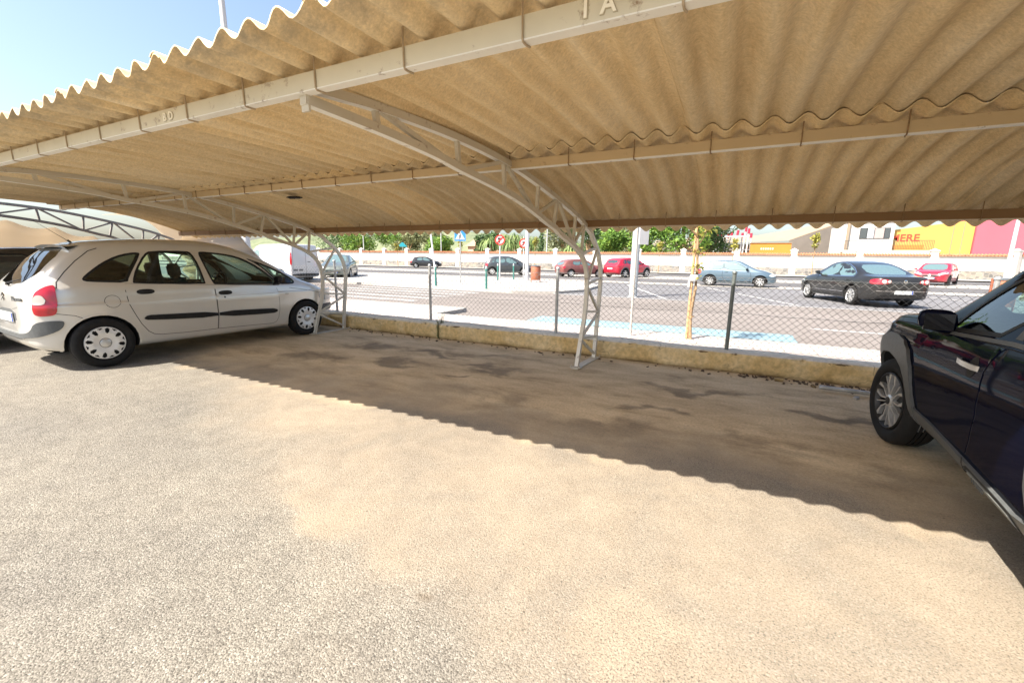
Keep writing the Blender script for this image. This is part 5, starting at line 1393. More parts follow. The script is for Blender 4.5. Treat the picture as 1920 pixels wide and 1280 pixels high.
# grey green car behind the left truss
simple_car(scale_P(SEDAN, .93, 1.03, .98), [('rear_door_window', [(-1.05, .98), (-.40, .96), (-.42, 1.38), (-.95, 1.28)]), ('front_door_window', [(-.34, .96), (.64, .95), (.12, 1.33), (-.10, 1.38), (-.36, 1.39)])], M['grey_green'],
    (-23.0, 20.4), rad(-52), 'parked_car', 'grey green car half hidden behind the white van and the left truss', (-1.28, 1.28), .31, .2, 'seven', headl=[(-.2, .60), (.14, .60), (.14, .72), (-.2, .76)],
    tail=[(-.1, .7), (.1, .7), (.1, .9), (-.1, .9)], extras=dict(mx=.6, mz=1.0), wsz=[(1.05, -.60), (1.10, 0), (1.05, .60), (.33, .50), (.30, 0), (.33, -.50)])
# white delivery van
vn = simple_car(VAN, [('front_door_window', [(.30, 1.22), (1.12, 1.14), (.86, 1.50), (.62, 1.64), (.34, 1.66)])], M['van_white'], (-22.3, 15.6), rad(181), 'delivery_van', 'white delivery van with twin rear doors and tall red lamps, parked beyond the fence', (-1.30, 1.42), .32, .2, 'seven', cat='van',
    cover=M['wheel_cover'], headl=[(-.2, .72), (.14, .70), (.16, .86), (-.18, .94)], extras=dict(mx=1.05, mz=1.12, pz=.66), plates=False)
for sg in (1, -1):
    fr = frame_from(rad(45) * (-sg), -2.12, sg * .84)
    vn.decal('tail_light', rnd([(a * -sg, b) for a, b in [(-.05, .92), (.06, .90), (.06, 1.42), (-.03, 1.62)]], 1), fr, M['red_lens'], .012, .014, d=.08)
vn.strip('door_gap', [(-.02, .46), (-.02, 1.90)], 'B', .02, M['grey_plastic']); vn.strip('door_gap', [(-.76, .46), (-.74, 1.88)], 'B', .014, M['grey_plastic']); vn.strip('door_gap', [(.76, .46), (.74, 1.88)], 'B', .014, M['grey_plastic'])
for a, b in ((.30, .62), (.62, .62)): vn.decal('door_recess', [(a - .12, .60), (a + .12, .60), (a + .12, .70), (a - .12, .70)], 'B', M['grey_plastic'], .004, .004, d=.1)
vn.decal('door_handle', [(-.3, 1.05), (-.12, 1.05), (-.12, 1.075), (-.3, 1.075)], 'B', M['black_plastic'], .012, .012)
vn.decal('rear_bumper', rnd([(-.82, .34), (.82, .34), (.82, .46), (-.82, .46)], 1), 'B', M['black_plastic'], .02, .03, d=.1)
for sd in 'LR': vn.strip('panel_gap', [(-2.0, 1.74), (.2, 1.74)], sd, .014, M['grey_plastic']); vn.strip('panel_gap', [(-2.0, .62), (1.0, .62)], sd, .014, M['grey_plastic'])

# ------------------------------------------------------------------ FAR BOUNDARY WALL
YW = 50.0
def stone_mat():
    m, nt, b, out = new_mat('rubble_stone'); P = wpos(nt)
    mp = N(nt, 'ShaderNodeMapping'); mp.inputs['Scale'].default_value = (1, .1, 1.25); nt.links.new(P, mp.inputs[0])
    v = N(nt, 'ShaderNodeTexVoronoi'); v.distance = 'CHEBYCHEV'; v.inputs['Scale'].default_value = 3.3; nt.links.new(mp.outputs[0], v.inputs['Vector'])
    e = N(nt, 'ShaderNodeTexVoronoi'); e.feature = 'DISTANCE_TO_EDGE'; e.inputs['Scale'].default_value = 3.3; nt.links.new(mp.outputs[0], e.inputs['Vector'])
    sp = N(nt, 'ShaderNodeSeparateColor'); nt.links.new(v.outputs['Color'], sp.inputs[0])
    col = ramp(nt, sp.outputs[0], [(0, (.10, .10, .095)), (.35, (.17, .155, .13)), (.65, (.26, .225, .18)), (1, (.15, .155, .155))])
    col = mix(nt, ramp(nt, e.outputs['Distance'], [(0, 1.0), (.05, 0.0)]), col, (.33, .30, .27))
    nt.links.new(col, b.inputs['Base Color']); b.inputs['Roughness'].default_value = .9; return m
M['stone'] = stone_mat()
M['white_wall'] = simple('whitewashed_wall', (0.60, 0.565, 0.50), .9, var=.04, scale=.6)
M['terracotta'] = simple('terracotta_tiles', (0.36, 0.15, 0.075), .85, var=.25, scale=4)
bw = empty('boundary_wall', (-15, YW, 0)); tag(bw, 'long white boundary wall with rubble stone base, orange tile coping and capped pillars', 'wall')
def bwp(o): o.parent = bw; o.matrix_parent_inverse = Matrix.Translation((15, -YW, 0)); return o
mb = MB(); mb.box2((-110, YW - .06, 0), (24.5, YW + .26, .82)); bwp(mb.build('stone_base', M['stone']))
PX = [-70.5, -65.8, -61.1, -56.3, -51.6, -46.9, -42.6, -38.2, -33.7, -29.0, -24.3, -19.45, -14.5, -9.5, -4.85, .2, 5.14, 10.2, 15.35, 20.4, 24.6]
edges = PX
mb = MB(); mb.box2((-110, YW, .82), (PX[0] - .2, YW + .2, 2.02)); bwp(mb.build('wall_panel', M['white_wall']))
for a, b_ in zip(edges[:-1], edges[1:]):
    mb = MB(); mb.box2((a + .27, YW, .82), (b_ - .27, YW + .2, 2.02)); bwp(mb.build('wall_panel', M['white_wall']))
    mb = MB(); n = max(2, int((b_ - a - .44) / .21)); w = (b_ - a - .44) / n
    for i in range(n):
        x = a + .27 + (i + .5) * w; prof = [(w * .30 * math.cos(t), w * .30 * math.sin(t)) for t in [PI * k / 4 for k in range(5)]]
        mb.sweep([(x, YW - .16, 2.05), (x, YW + .1, 2.19)], [(p[0], p[1]) for p in prof], closed_prof=False, cap=False)
        mb.sweep([(x, YW + .1, 2.19), (x, YW + .36, 2.05)], [(p[0], p[1]) for p in prof], closed_prof=False, cap=False)
    mb.add([(a + .27, YW - .17, 2.04), (b_ - .27, YW - .17, 2.04), (b_ - .27, YW + .1, 2.185), (a + .27, YW + .1, 2.185)], [(0, 1, 2, 3)])
    mb.add([(a + .27, YW - .17, 2.02), (b_ - .27, YW - .17, 2.02), (b_ - .27, YW - .17, 2.05), (a + .27, YW - .17, 2.05)], [(0, 1, 2, 3)])
    mb.add([(a + .27, YW + .1, 2.185), (b_ - .27, YW + .1, 2.185), (b_ - .27, YW + .37, 2.04), (a + .27, YW + .37, 2.04)], [(0, 1, 2, 3)])
    o = bwp(mb.build('tile_coping', M['terracotta'])); o['kind'] = 'stuff'
pil = None
for x in PX:
    if pil is None:
        mb = MB(); mb.box2((-.26, -.09, .82), (.26, .34, 2.42)); mb.box2((-.32, -.15, 2.42), (.32, .40, 2.50)); v = [(-.28, -.12, 2.50), (.28, -.12, 2.50), (.28, .37, 2.50), (-.28, .37, 2.50), (0, .12, 2.68)]
        mb.add(v, [(0, 1, 4), (1, 2, 4), (2, 3, 4), (3, 0, 4)]); mb.box2((-.26, -.10, 0), (.26, .34, .82)); pil = mb.build('pillar', M['white_wall']); q = pil
    else: q = pil.copy(); C.objects.link(q)
    bwp(q); q.location = (x, YW, 0)

# ------------------------------------------------------------------ BUILDINGS BEYOND THE WALL
M['white_render'] = simple('white_render', (0.52, 0.50, 0.46), .9, var=.03, scale=.5)
M['yellow_wall'] = simple('yellow_painted_wall', (0.42, 0.27, 0.065), .85, var=.05, scale=.4)
M['pink_wall'] = simple('pink_painted_wall', (0.36, 0.085, 0.115), .85, var=.05, scale=.4)
M['orange_box'] = simple('orange_panel', (0.45, 0.17, 0.02), .7, var=.05, scale=.5)
M['shed_roof'] = simple('sandy_shed_roof', (0.26, 0.20, 0.14), .85, var=.10, scale=.4)
M['shed_grey'] = simple('grey_shed_gable', (0.16, 0.14, 0.12), .85, var=.15, scale=.5)
M['bld_glass'] = simple('building_glass', (0.05, 0.06, 0.065), .15, spec=.9)
M['frame_dark'] = simple('dark_frame', (0.05, 0.05, 0.055), .5)
M['rail_metal'] = simple('rail_metal', (0.07, 0.06, 0.055), .5, .3)
M['red_letter'] = simple('red_painted_letters', (0.50, 0.05, 0.02), .7)
YB = 62.0
def part_box(name, a, b_, mat, par, off):
    mb = MB(); mb.box2(a, b_); o = mb.build(name, mat, par); o.matrix_parent_inverse = off; return o
def thing_at(name, loc, label, cat, group=None):
    e = empty(name, loc); tag(e, label, cat, group); return e, Matrix.Translation(-Vector(loc))
# white house with long window and balcony rail
e, off = thing_at('white_house', (13.1, YB, 0), 'flat roofed white house with a long sliding window and thin balcony rail', 'house')
P_ = lambda n, a, b_, m_, par=None: part_box(n, a, b_, m_, par or e, off if par is None else Matrix.Identity(4))
P_('wall', (10.8, YB, 0), (15.4, YB + 7, 6.0), M['white_render'])
P_('roof_slab', (10.6, YB - .3, 6.0), (15.5, YB + 7.2, 6.25), M['white_render'])
P_('side_pillar', (11.15, YB - .35, 2.7), (11.35, YB + 0.0, 5.9), M['shed_roof'])
for k, (xa, xb, gm) in enumerate(((12.4, 12.98, 'bld_glass'), (13.04, 13.62, 'shade1'), (13.68, 14.5, 'shade2'), (14.56, 15.0, 'bld_glass'))):
    if gm == 'shade1': gm_ = simple('pale_blind', (0.34, 0.36, 0.38), .6)
    elif gm == 'shade2': gm_ = simple('pink_blind', (0.30, 0.25, 0.24), .6)
    else: gm_ = M[gm]
    f = P_('window', (xa - .05, YB - .05, 4.0), (xb + .05, YB + .02, 5.2), M['frame_dark']); 
    mb = MB(); mb.box2((xa, YB - .07, 4.06), (xb, YB - .051, 5.14)); o = mb.build('pane', gm_, f)
P_('balcony_slab', (10.8, YB - 1.6, 2.55), (18.4, YB - .002, 2.72), M['white_render'])
P_('balcony_front', (10.8, YB - 1.62, 1.9), (18.4, YB - 1.58, 2.60), M['white_render'])
rl = P_('railing', (10.8, YB - 1.56, 3.72), (18.4, YB - 1.52, 3.77), M['rail_metal'])
mb = MB(); mb.box2((10.8, YB - 1.56, 2.80), (18.4, YB - 1.52, 2.84)); mb.build('rail_bar', M['rail_metal'], rl)
bal = None
for k in range(58):
    x = 10.85 + k * .132
    if bal is None: mb = MB(); mb.box((0, YB - 1.54, 3.25), (.032, .032, .9)); bal = mb.build('baluster', M['rail_metal'], rl); q = bal
    else: q = bal.copy(); C.objects.link(q)
    q.location = (x, 0, 0)
# yellow building with red lettering
e, off = thing_at('yellow_building', (18.6, YB + 1, 0), 'long yellow windowless building with red capital letters on its left end', 'building')
mb = MB(); mb.add([(15.35, YB + .6, 0), (22.0, YB + .6, 0), (22.0, YB + .6, 5.9), (19.5, YB + .6, 5.55), (15.35, YB + .6, 4.95), (15.35, YB + 8, 0), (22.0, YB + 8, 0), (22.0, YB + 8, 5.9), (19.5, YB + 8, 5.55), (15.35, YB + 8, 4.95)],
    [(0, 1, 2, 3, 4), (9, 8, 7, 6, 5), (1, 6, 7, 2), (2, 7, 8, 3), (3, 8, 9, 4), (4, 9, 5, 0)])
o = mb.build('wall', M['yellow_wall'], e, fixn=True); o.matrix_parent_inverse = off
w_y = o
for x in (20.35, 21.15): mb = MB(); mb.box2((x, YB + .57, 2.3), (x + .05, YB + .602, 5.7)); mb.build('wall_joint', M['shed_roof'], w_y)
t = text_mesh('lettering', 'MERE', 1.05, M['red_letter'], w_y, frame_m((15.25, YB + .585, 3.75), (1, 0, .01), (0, 0, 1)), .02, .02)
mb = MB(); mb.box2((15.6, YB + .575, 2.9), (18.2, YB + .6, 3.35)); mb.build('painted_band', M['orange_box'], w_y)
e, off = thing_at('pink_building', (24, YB + 1, 0), 'pink rendered building at the right, behind the lamp posts', 'building')
mb = MB(); mb.box2((22.05, YB + .3, 0), (40, YB + 9, 6.6)); o = mb.build('wall', M['pink_wall'], e); o.matrix_parent_inverse = off
mb = MB(); mb.box2((22.05, YB + .2, 6.6), (40, YB + 9, 6.8)); o = mb.build('roof_edge', M['pink_wall'], e); o.matrix_parent_inverse = off
# shed with sandy roof, grey gable
e, off = thing_at('warehouse', (0, 78, 0), 'long warehouse with low sandy roof and grey gable end behind the wall', 'building')
mb = MB(); vs = [(-14, 80, 4.4), (1, 78, 6.6), (13.6, 70, 6.3), (13.6, 70, 3.9), (5.5, 68, 3.6), (-14, 78, 3.6)]
mb.add([(-13, 84, 3.0), (-13, 84, 4.9), (3, 80, 5.4), (13.9, 76, 7.3), (13.9, 76, 5.0), (6.6, 72, 4.3), (-1, 76, 4.1), (-13, 80, 3.9)], [(0, 1, 7), (1, 2, 6, 7), (2, 3, 5, 6), (3, 4, 5)])
o = mb.build('roof', M['shed_roof'], e); o.matrix_parent_inverse = off
mb = MB(); mb.add([(6.6, 71.9, 0), (14.2, 74, 0), (14.2, 74, 6.9), (13.9, 74, 6.95), (6.6, 71.9, 4.25)], [(0, 1, 2, 3, 4)]); mb.box2((-13, 79.0, 0), (6.6, 79.2, 4.0))
o = mb.build('gable', M['shed_grey'], e); o.matrix_parent_inverse = off
mb = MB(); mb.box2((11.6, 73.0, 3.0), (13.3, 73.1, 5.0)); o = mb.build('window', M['bld_glass'], e); o.matrix_parent_inverse = off
mb = MB(); mb.box2((1.75, 64, 0), (6.2, 66, 3.65)); o = mb.build('orange_container', M['orange_box']); tag(o, 'plain orange box shaped kiosk with faint white lettering behind the wall', 'kiosk')
mb = MB(); mb.box2((1.7, 63.9, 3.65), (6.25, 66.1, 3.72)); mb.build('roof_edge', M['shed_roof'], o)
mb = MB()
for k in range(6): mb.box((3.0 + k * .25, 63.985, 2.95), (.14, .02, .22))
q = mb.build('painted_marks', M['white_wall'], o); q['kind'] = 'stuff'
e, off = thing_at('brown_house', (-36, 66, 0), 'low house with brownish roof seen between the crossing sign and the leaning pole', 'house')
mb = MB(); mb.box2((-41, 64, 0), (-35, 70, 3.3)); o = mb.build('wall', simple('salmon_wall', (.62, .40, .28), .9, var=.1, scale=.5), e); o.matrix_parent_inverse = off
mb = MB(); mb.add([(-41.4, 63.6, 3.3), (-34.6, 63.6, 3.3), (-34.6, 67, 4.7), (-41.4, 67, 4.7), (-41.4, 70.4, 3.3), (-34.6, 70.4, 3.3)], [(0, 1, 2, 3), (3, 2, 5, 4), (0, 3, 4), (1, 5, 2)]); o = mb.build('roof', simple('brown_tile_roof', (.36, .22, .15), .85, var=.2, scale=2), e); o.matrix_parent_inverse = off
# white tower of slanted poles with red tops
M['pole_white'] = simple('white_painted_steel', (0.50, 0.50, 0.50), .5, var=.04)
M['pole_red'] = simple('red_painted_steel', (0.45, 0.02, 0.05), .5, var=.06)
e, off = thing_at('pole_frame', (-.2, 66, 0), 'cluster of tall slanted white poles with red tops, joined by a cross bar', 'climbing frame')
tops = [(-2.1, 5.1), (-1.25, 5.7), (-.5, 5.2), (.2, 5.3), (.75, 5.0), (1.15, 5.9), (1.75, 4.9), (-1.75, 4.85), (-.9, 5.0), (1.45, 5.5)]
for k, (x, z) in enumerate(tops):
    yb = 66 + (k % 3) * .9; lean = (-.9, -1.3, -1.0, -.8, -.2, -.3, .2, -.7, -1.0, -.1)[k]
    b0 = Vector((x + lean, yb, 0)); b1 = Vector((x, yb, z)); mb = MB(); mb.tube([b0, b0 + (b1 - b0) * .9], .10, 8)
    o = mb.build('pole', M['pole_white'], e, True, 50); o.matrix_parent_inverse = off
    mb = MB(); mb.tube([b0 + (b1 - b0) * .9, b1 + Vector((0, 0, .1))], .15, 8); mb.build('pole_sleeve', M['pole_red'], o, True, 50)
for a, b_ in (((-1.9, 66, 4.55), (1.6, 66, 4.6)), ((-2.9, 67.2, 2.9), (2.0, 67.2, 2.9))):
    mb = MB(); mb.tube([a, b_], .09, 6); o = mb.build('cross_bar', M['pole_white'], e); o.matrix_parent_inverse = off

# ------------------------------------------------------------------ STREET FURNITURE
def pole(name, x, y, h, r, mat, label, cat, group=None, r1=None, base=.1, lean=(0, 0)):
    mb = MB(); mb.tube([(0, 0, 0), (lean[0] * h, lean[1] * h, h)], [r, r1 or r], 14); o = mb.build(name, mat, None, True, 50); o.location = (x, y, base); tag(o, label, cat, group); return o
g = 'slim white street lights along the far wall'
big = empty('street_light', (-3.3, 16.75, 0)); tag(big, 'thick pale street light pole at the road edge line, right of the curved truss', 'street light')
mb = MB(); mb.tube([(0, 0, 0), (0, 0, 2.2), (0, 0, 7.5)], [.15, .15, .09], 16); mb.build('pole', simple('bright_galvanised', (.40, .42, .42), .5, .2, var=.1, scale=6), big, True, 50)
mb = MB(); mb.box((0, 0, .01), (.34, .34, .02)); mb.build('base_plate', M['galv'], big)
mb = MB(); mb.tube([(0, 0, 7.5), (0, .5, 7.9), (0, 1.3, 8.0)], .035, 8); mb.box((0, 1.5, 8.0), (.22, .55, .1)); mb.build('lamp_head', M['galv'], big)
sgn = empty('road_sign', (-1.485, 7.55, .1)); tag(sgn, 'thin near-pavement signpost with white panel, in line with the thick pale pole', 'road sign'); mb = MB(); mb.tube([(0, 0, 0), (0, 0, 2.05)], .022, 10); mb.build('post', simple('pale_post', (.45, .42, .38), .5, .1, var=.15, scale=8), sgn, True, 50); mb = MB(); mb.box((.11, .04, 1.70), (.012, .20, .30), Matrix.Rotation(rad(-38), 3, 'Z')); mb.build('sign_panel', simple('sign_back_white', (.62, .62, .62), .5), sgn)
mb = MB(); mb.tube([(-.6, 8.15, .0), (-.6, 8.15, .0)], .01, 3)
# staked sapling near the fence
M['bark'] = simple('young_bark', (0.30, 0.20, 0.11), .85, var=.3, scale=25)
M['stake'] = simple('pine_stake', (0.48, 0.30, 0.15), .8, var=.2, scale=20)
def leaf_mat(name, a, b_, c_):
    m, nt, b, out = new_mat(name); oi = N(nt, 'ShaderNodeTexWhiteNoise'); 
    gp = N(nt, 'ShaderNodeNewGeometry'); v = N(nt, 'ShaderNodeTexNoise'); v.inputs['Scale'].default_value = 1.1; v.inputs['Detail'].default_value = 3; nt.links.new(gp.outputs['Position'], v.inputs['Vector'])
    rnd_ = gp.outputs['Random Per Island']; f = mth(nt, 'ADD', mth(nt, 'MULTIPLY', v.outputs[0], .9), mth(nt, 'MULTIPLY', mth(nt, 'SUBTRACT', rnd_, .5), .45))
    nt.links.new(ramp(nt, f, [(.2, a), (.5, b_), (.8, c_)]), b.inputs['Base Color']); b.inputs['Roughness'].default_value = .6
    tr = N(nt, 'ShaderNodeBsdfTranslucent'); nt.links.new(ramp(nt, f, [(.2, a), (.8, c_)]), tr.inputs[0]); mx = N(nt, 'ShaderNodeMixShader'); mx.inputs[0].default_value = .3
    nt.links.new(b.outputs[0], mx.inputs[1]); nt.links.new(tr.outputs[0], mx.inputs[2]); nt.links.new(mx.outputs[0], out.inputs[0]); return m
M['leaf_bright'] = leaf_mat('bright_green_leaves', (.05, .12, .02), (.15, .28, .04), (.30, .42, .07))
M['leaf_dark'] = leaf_mat('dark_green_leaves', (.03, .065, .02), (.08, .15, .045), (.16, .25, .08))
M['leaf_olive'] = leaf_mat('olive_leaves', (.10, .12, .05), (.21, .23, .10), (.34, .35, .17))
M['leaf_yellow'] = leaf_mat('yellow_green_leaves', (.16, .17, .03), (.32, .30, .05), (.48, .42, .08))
M['leaf_palm'] = leaf_mat('reed_leaves', (.07, .12, .04), (.18, .26, .08), (.34, .42, .15))
def leaf_cloud(mb, rng, blobs, n, size, droop=0.0):
    tot = sum(b[3] ** 2 for b in blobs)
    for (bx, by, bz, br) in blobs:
        k = int(n * br * br / tot)
        for _ in range(k):
            d = Vector((rng.gauss(0, 1), rng.gauss(0, 1), rng.gauss(0, 1))).normalized(); r = br * (rng.random() ** .38)
            # leaves gather in twigs: pull towards a few noisy shells
            nz = noise.noise(Vector((bx + d.x * 2.2, by + d.y * 2.2, bz + d.z * 2.2)) * 1.3)
            if nz < -.22 and rng.random() < .75: continue
            c = Vector((bx, by, bz)) + Vector((d.x * r, d.y * r, d.z * r * .85)) * (1 + .25 * nz)
            a = Vector((rng.gauss(0, 1), rng.gauss(0, 1), rng.gauss(0, 1) * .6 - droop)).normalized(); b_ = a.cross(d + Vector((rng.gauss(0, .5), rng.gauss(0, .5), rng.gauss(0, .5)))).normalized()
            s_ = size * rng.uniform(.6, 1.3)
            mb.add([c - a * s_, c + b_ * s_ * .45, c + a * s_, c - b_ * s_ * .45], [(0, 1, 2, 3)])
def sapling(x, y, h, label, stake=False, leaf='leaf_yellow', n=160, seed=1, group=None, lr=.028, cat='tree', base=.1, sz=.05, low=.55):
    rng = random.Random(seed); e = empty('sapling', (x, y, base)); tag(e, label, cat, group)
    mb = MB(); path = [(0.02 * math.sin(k * 1.3 + seed), .02 * math.cos(k + seed), h * k / 8) for k in range(9)]; mb.tube(path, [lr * (1 - .07 * k) for k in range(9)], 8)
    for k in range(7):
        z = h * rng.uniform(low + .15, .98); a = rng.uniform(0, 6.28); L = h * rng.uniform(.08, .16); mb.tube([(0, 0, z), (math.cos(a) * L, math.sin(a) * L, z + L * .8)], [lr * .4, lr * .15], 4)
    mb.build('trunk', M['bark'], e, True, 60)
    mb = MB(); bl = [(rng.uniform(-.16, .16), rng.uniform(-.16, .16), h * rng.uniform(low + .25, 1.06), .22 * h / 2.6) for _ in range(6)]; leaf_cloud(mb, rng, bl, n, sz, .3); o = mb.build('crown', M[leaf], e); o['kind'] = 'stuff'
    if stake:
        mb = MB(); mb.tube([(-.055, 0, -.1), (-.05, 0.02, h * .93)], .024, 8); mb.build('stake', M['stake'], e, True, 60)
        mb = MB(); mb.lathe([(.06, -.05), (.07, -.02), (.066, .03), (.055, .05)], 10, c=(-.02, 0, 1.02)); mb.box((-.09, -.03, .93), (.03, .02, .12)); mb.build('tie', simple('white_tie', (.55, .55, .53), .7), e, True, 60)
        mb = MB(); mb.lathe([(.055, -.006), (.057, .006)], 10, c=(-.02, 0, .38)); mb.build('lower_tie', M['stake'], e)
    return e
sapling(-.53, 7.72, 2.2, 'sapling tied to a pine stake with a white tie on the near pavement', True, n=520, seed=3, lr=.032, sz=.035)
mb = MB(); leafs = random.Random(5); leaf_cloud(mb, leafs, [(0.03, -.02, 1.2, .10), (.03, 0, 1.45, .11), (.02, 0, 1.68, .10), (.02, 0, 1.02, .07)], 170, .03, .3); o = mb.build('shoots', M['leaf_yellow'], bpy.data.objects['sapling']); o['kind'] = 'stuff'
gS = 'small street trees along the far pavement'
for i, (px, lab) in enumerate(((-42.0, 'thin sapling with sparse yellow leaves before the left end of the white wall'), (-31.4, 'bare thin sapling near the small black hatchback'), (-21.0, 'thin sapling with a bright yellow top right of the thick white pole'), (-6.9, 'thin sapling with yellow leaves right of the bright red crossover'), (-.1, 'thin sapling with olive leaves below the red topped poles'), (6.4, 'thin sapling with sparse leaves above the charcoal saloon'))):
    sapling(px, 47.4, 3.0 + .2 * (i % 3), lab, n=260, seed=20 + i, group=gS, lr=.05, sz=.13, low=.5)

# far lamp posts
gL = 'white street light posts beyond the road'
def lamp_post(x, y, h, label, r=.07, arm=(0, -1), mat=None):
    e = empty('street_light', (x, y, .1)); tag(e, label, 'street light', gL); mat = mat or M['pole_white']
    mb = MB(); mb.tube([(0, 0, 0), (0, 0, h)], [r, r * .6], 10); mb.build('pole', mat, e, True, 50)
    mb = MB(); mb.tube([(0, 0, h), (arm[0] * .5, arm[1] * .5, h + .3), (arm[0] * 1.2, arm[1] * 1.2, h + .35)], .04, 6); mb.build('arm', mat, e, True, 50)
    mb = MB(); mb.box((arm[0] * 1.45, arm[1] * 1.45, h + .34), (.25, .25, .10)); mb.build('lamp_head', M['galv'], e); return e
lamp_post(-11.1, 23.9, 7.0, 'thickest white street light post on the island beside the brown litter bin', .13)
lamp_post(18.9, 47.2, 8.0, 'leftmost of the two white street light posts in front of the pink building', .15)
lamp_post(22.4, 51.6, 7.0, 'slimmer white street light post at the right, behind the wall end', .10)
lamp_post(-21.2, 51.5, 7.5, 'slim white street light post behind the wall right of the cypress', .07)
lamp_post(-52.5, 51.5, 7.5, 'slim white street light post behind the wall above the grey green car', .08)
lamp_post(-37.5, 51.5, 7.5, 'slim white street light post behind the wall above the small black hatchback', .07)
# leaning pole by the crossing
mb = MB(); mb.tube([(-12.2, 16.35, .1), (-12.85, 16.8, 2.8)], [.045, .04], 10); o = mb.build('leaning_post', M['pole_white'], None, True, 50); tag(o, 'white leaning signpost at the left corner of the island above a fence post', 'post')
# signs
def sign_post(x, y, h, label, r=.032, mat='galv'):
    e = empty('road_sign', (x, y, .1)); tag(e, label, 'road sign', 'road signs on the traffic island'); mb = MB(); mb.tube([(0, 0, 0), (0, 0, h)], r, 8); mb.build('post', M[mat], e, True, 50); return e
M['sign_blue'] = simple('sign_blue', (0.03, 0.22, 0.55), .4); M['sign_white'] = simple('sign_white', (.50, .50, .49), .4); M['sign_red'] = simple('sign_red', (.66, .04, .03), .4); M['sign_black'] = simple('sign_black', (.03, .03, .03), .4)
M['sign_green'] = simple('sign_green', (0.02, 0.30, 0.36), .4)
e = sign_post(-12.1, 18.2, 2.60, 'square blue pedestrian crossing sign with white triangle on a thin post', .03)
FZ = Matrix.Rotation(rad(28), 4, 'Z')
def rot(vs): return [FZ @ Vector(v) for v in vs]
def panel(e, name, poly, y0, y1, mat, zoff=0, cx=0):
    mb = MB(); mb.prism([(a + cx, b + zoff) for a, b in poly], y0, y1, 'y'); mb.v = [tuple(FZ @ Vector(v)) for v in mb.v]; return mb.build(name, mat, e, fixn=True)
b_ = panel(e, 'sign_panel', [(-.27, -.27), (.27, -.27), (.27, .27), (-.27, .27)], -.05, -.035, M['sign_blue'], 2.36)
panel(b_, 'triangle', [(-.24, -.20), (.24, -.20), (0, .22)], -.058, -.051, M['sign_white'], 2.36)
mbp = MB(); c0 = 2.34
for (a, b1, w) in (((0, .09), (-.01, -.02), .05), ((-.01, -.02), (-.07, -.15), .03), ((-.01, -.02), (.06, -.15), .03), ((0, .06), (-.06, -.03), .022), ((0, .06), (.07, -.02), .022)):
    mbp.sweep([(a[0], -.062, c0 + a[1]), (b1[0], -.062, c0 + b1[1])], [(-w / 2, -.002), (w / 2, -.002), (w / 2, .002), (-w / 2, .002)], side=None)
mbp.lathe([(.028, -.003), (.001, -.003)], 12, 'y', c=(.0, -.062, c0 + .125)); mbp.v = [tuple(FZ @ Vector(v)) for v in mbp.v]; mbp.build('pedestrian_symbol', M['sign_black'], b_)
def round_sign(e, z, r=.30, sym='arrow'):
    b_ = panel(e, 'sign_disc', ring(0, 0, r, 28), -.05, -.038, M['sign_red'], z); w_ = panel(b_, 'sign_face', ring(0, 0, r * .74, 24), -.058, -.051, M['sign_white'], z)
    panel(b_, 'symbol', [(-.07, -.02 - .10), (.0, -.12), (.0, .03), (.08, .03), (.08, .10), (-.10, .10), (-.10, .03), (-.07, .03)], -.065, -.059, M['sign_black'], z)
    panel(b_, 'red_slash', [(-.17, -.13), (-.13, -.17), (.17, .13), (.13, .17)], -.070, -.066, M['sign_red'], z)
round_sign(sign_post(-9.6, 17.7, 2.40, 'nearer round red-ringed turn prohibition sign on a white post', .032, 'pole_white'), 2.10, .23)
round_sign(sign_post(-11.85, 25.0, 2.65, 'farther round red-ringed prohibition sign beside the thickest white street light post', .032, 'pole_white'), 2.22, .29)
e = sign_post(-45.9, 53, 3.3, 'small blue green triangular sign showing above the white wall', .04); panel(e, 'sign_panel', [(-.75, -.3), (.75, -.3), (.12, .35), (-.12, .35)], -.05, -.03, M['sign_green'], 3.1)
# bollards
M['bollard'] = simple('dark_green_bollard', (0.03, 0.17, 0.14), .5, .1)
b0 = None
for (x, y, lab) in ((-12.1, 16.15, 'green bollard at the left corner of the island beside the leaning post'), (-9.2, 15.78, 'green bollard nearest the street, right of the crossing sign'), (-12.5, 22.8, 'green bollard just left of the nearer round sign post'), (-12.0, 23.9, 'green bollard between the nearer round sign and the white street light post')):
    if b0 is None:
        b0 = empty('bollard', (0, 0, 0)); mb = MB(); mb.lathe([(.055, 0), (.05, .03), (.045, .06), (.045, .78), (.055, .79), (.055, .82), (.04, .84)], 12); mb.build('shaft', M['bollard'], b0, True, 40)
        mb = MB(); mb.lathe([(.04, .84), (.05, .88), (.045, .93), (.02, .96), (.001, .965)], 12); mb.build('cap', M['galv'], b0, True, 60); q = b0
    else:
        q = b0.copy(); C.objects.link(q)
        for ch in list(b0.children): c_ = ch.copy(); C.objects.link(c_); c_.parent = q
    q.location = (x, y, .1); tag(q, lab, 'bollard', 'green bollards on the island')
M['bin_brown'] = simple('brown_litter_bin', (0.30, 0.10, 0.05), .6, .1, var=.12)
def litter_bin(x, y, lab, s_=1.0):
    e = empty('litter_bin', (x, y, .1)); e.scale = (s_, s_, s_); tag(e, lab, 'litter bin', 'brown litter bins'); mb = MB(); mb.lathe([(.001, .12), (.24, .12), (.25, .14), (.25, .84), (.24, .86)], 20); mb.build('drum', M['bin_brown'], e, True, 40)
    mb = MB(); mb.lathe([(.265, .86), (.265, .89), (.001, .93)], 20); mb.build('lid', M['grey_plastic'], e, True, 40)
    for sx in (-.27, .27): mb = MB(); mb.box((sx, 0, .45), (.03, .05, .9)); mb.build('leg', M['bin_brown'], e)
litter_bin(-9.72, 22.1, 'brown drum litter bin beside the thickest white post on the island')
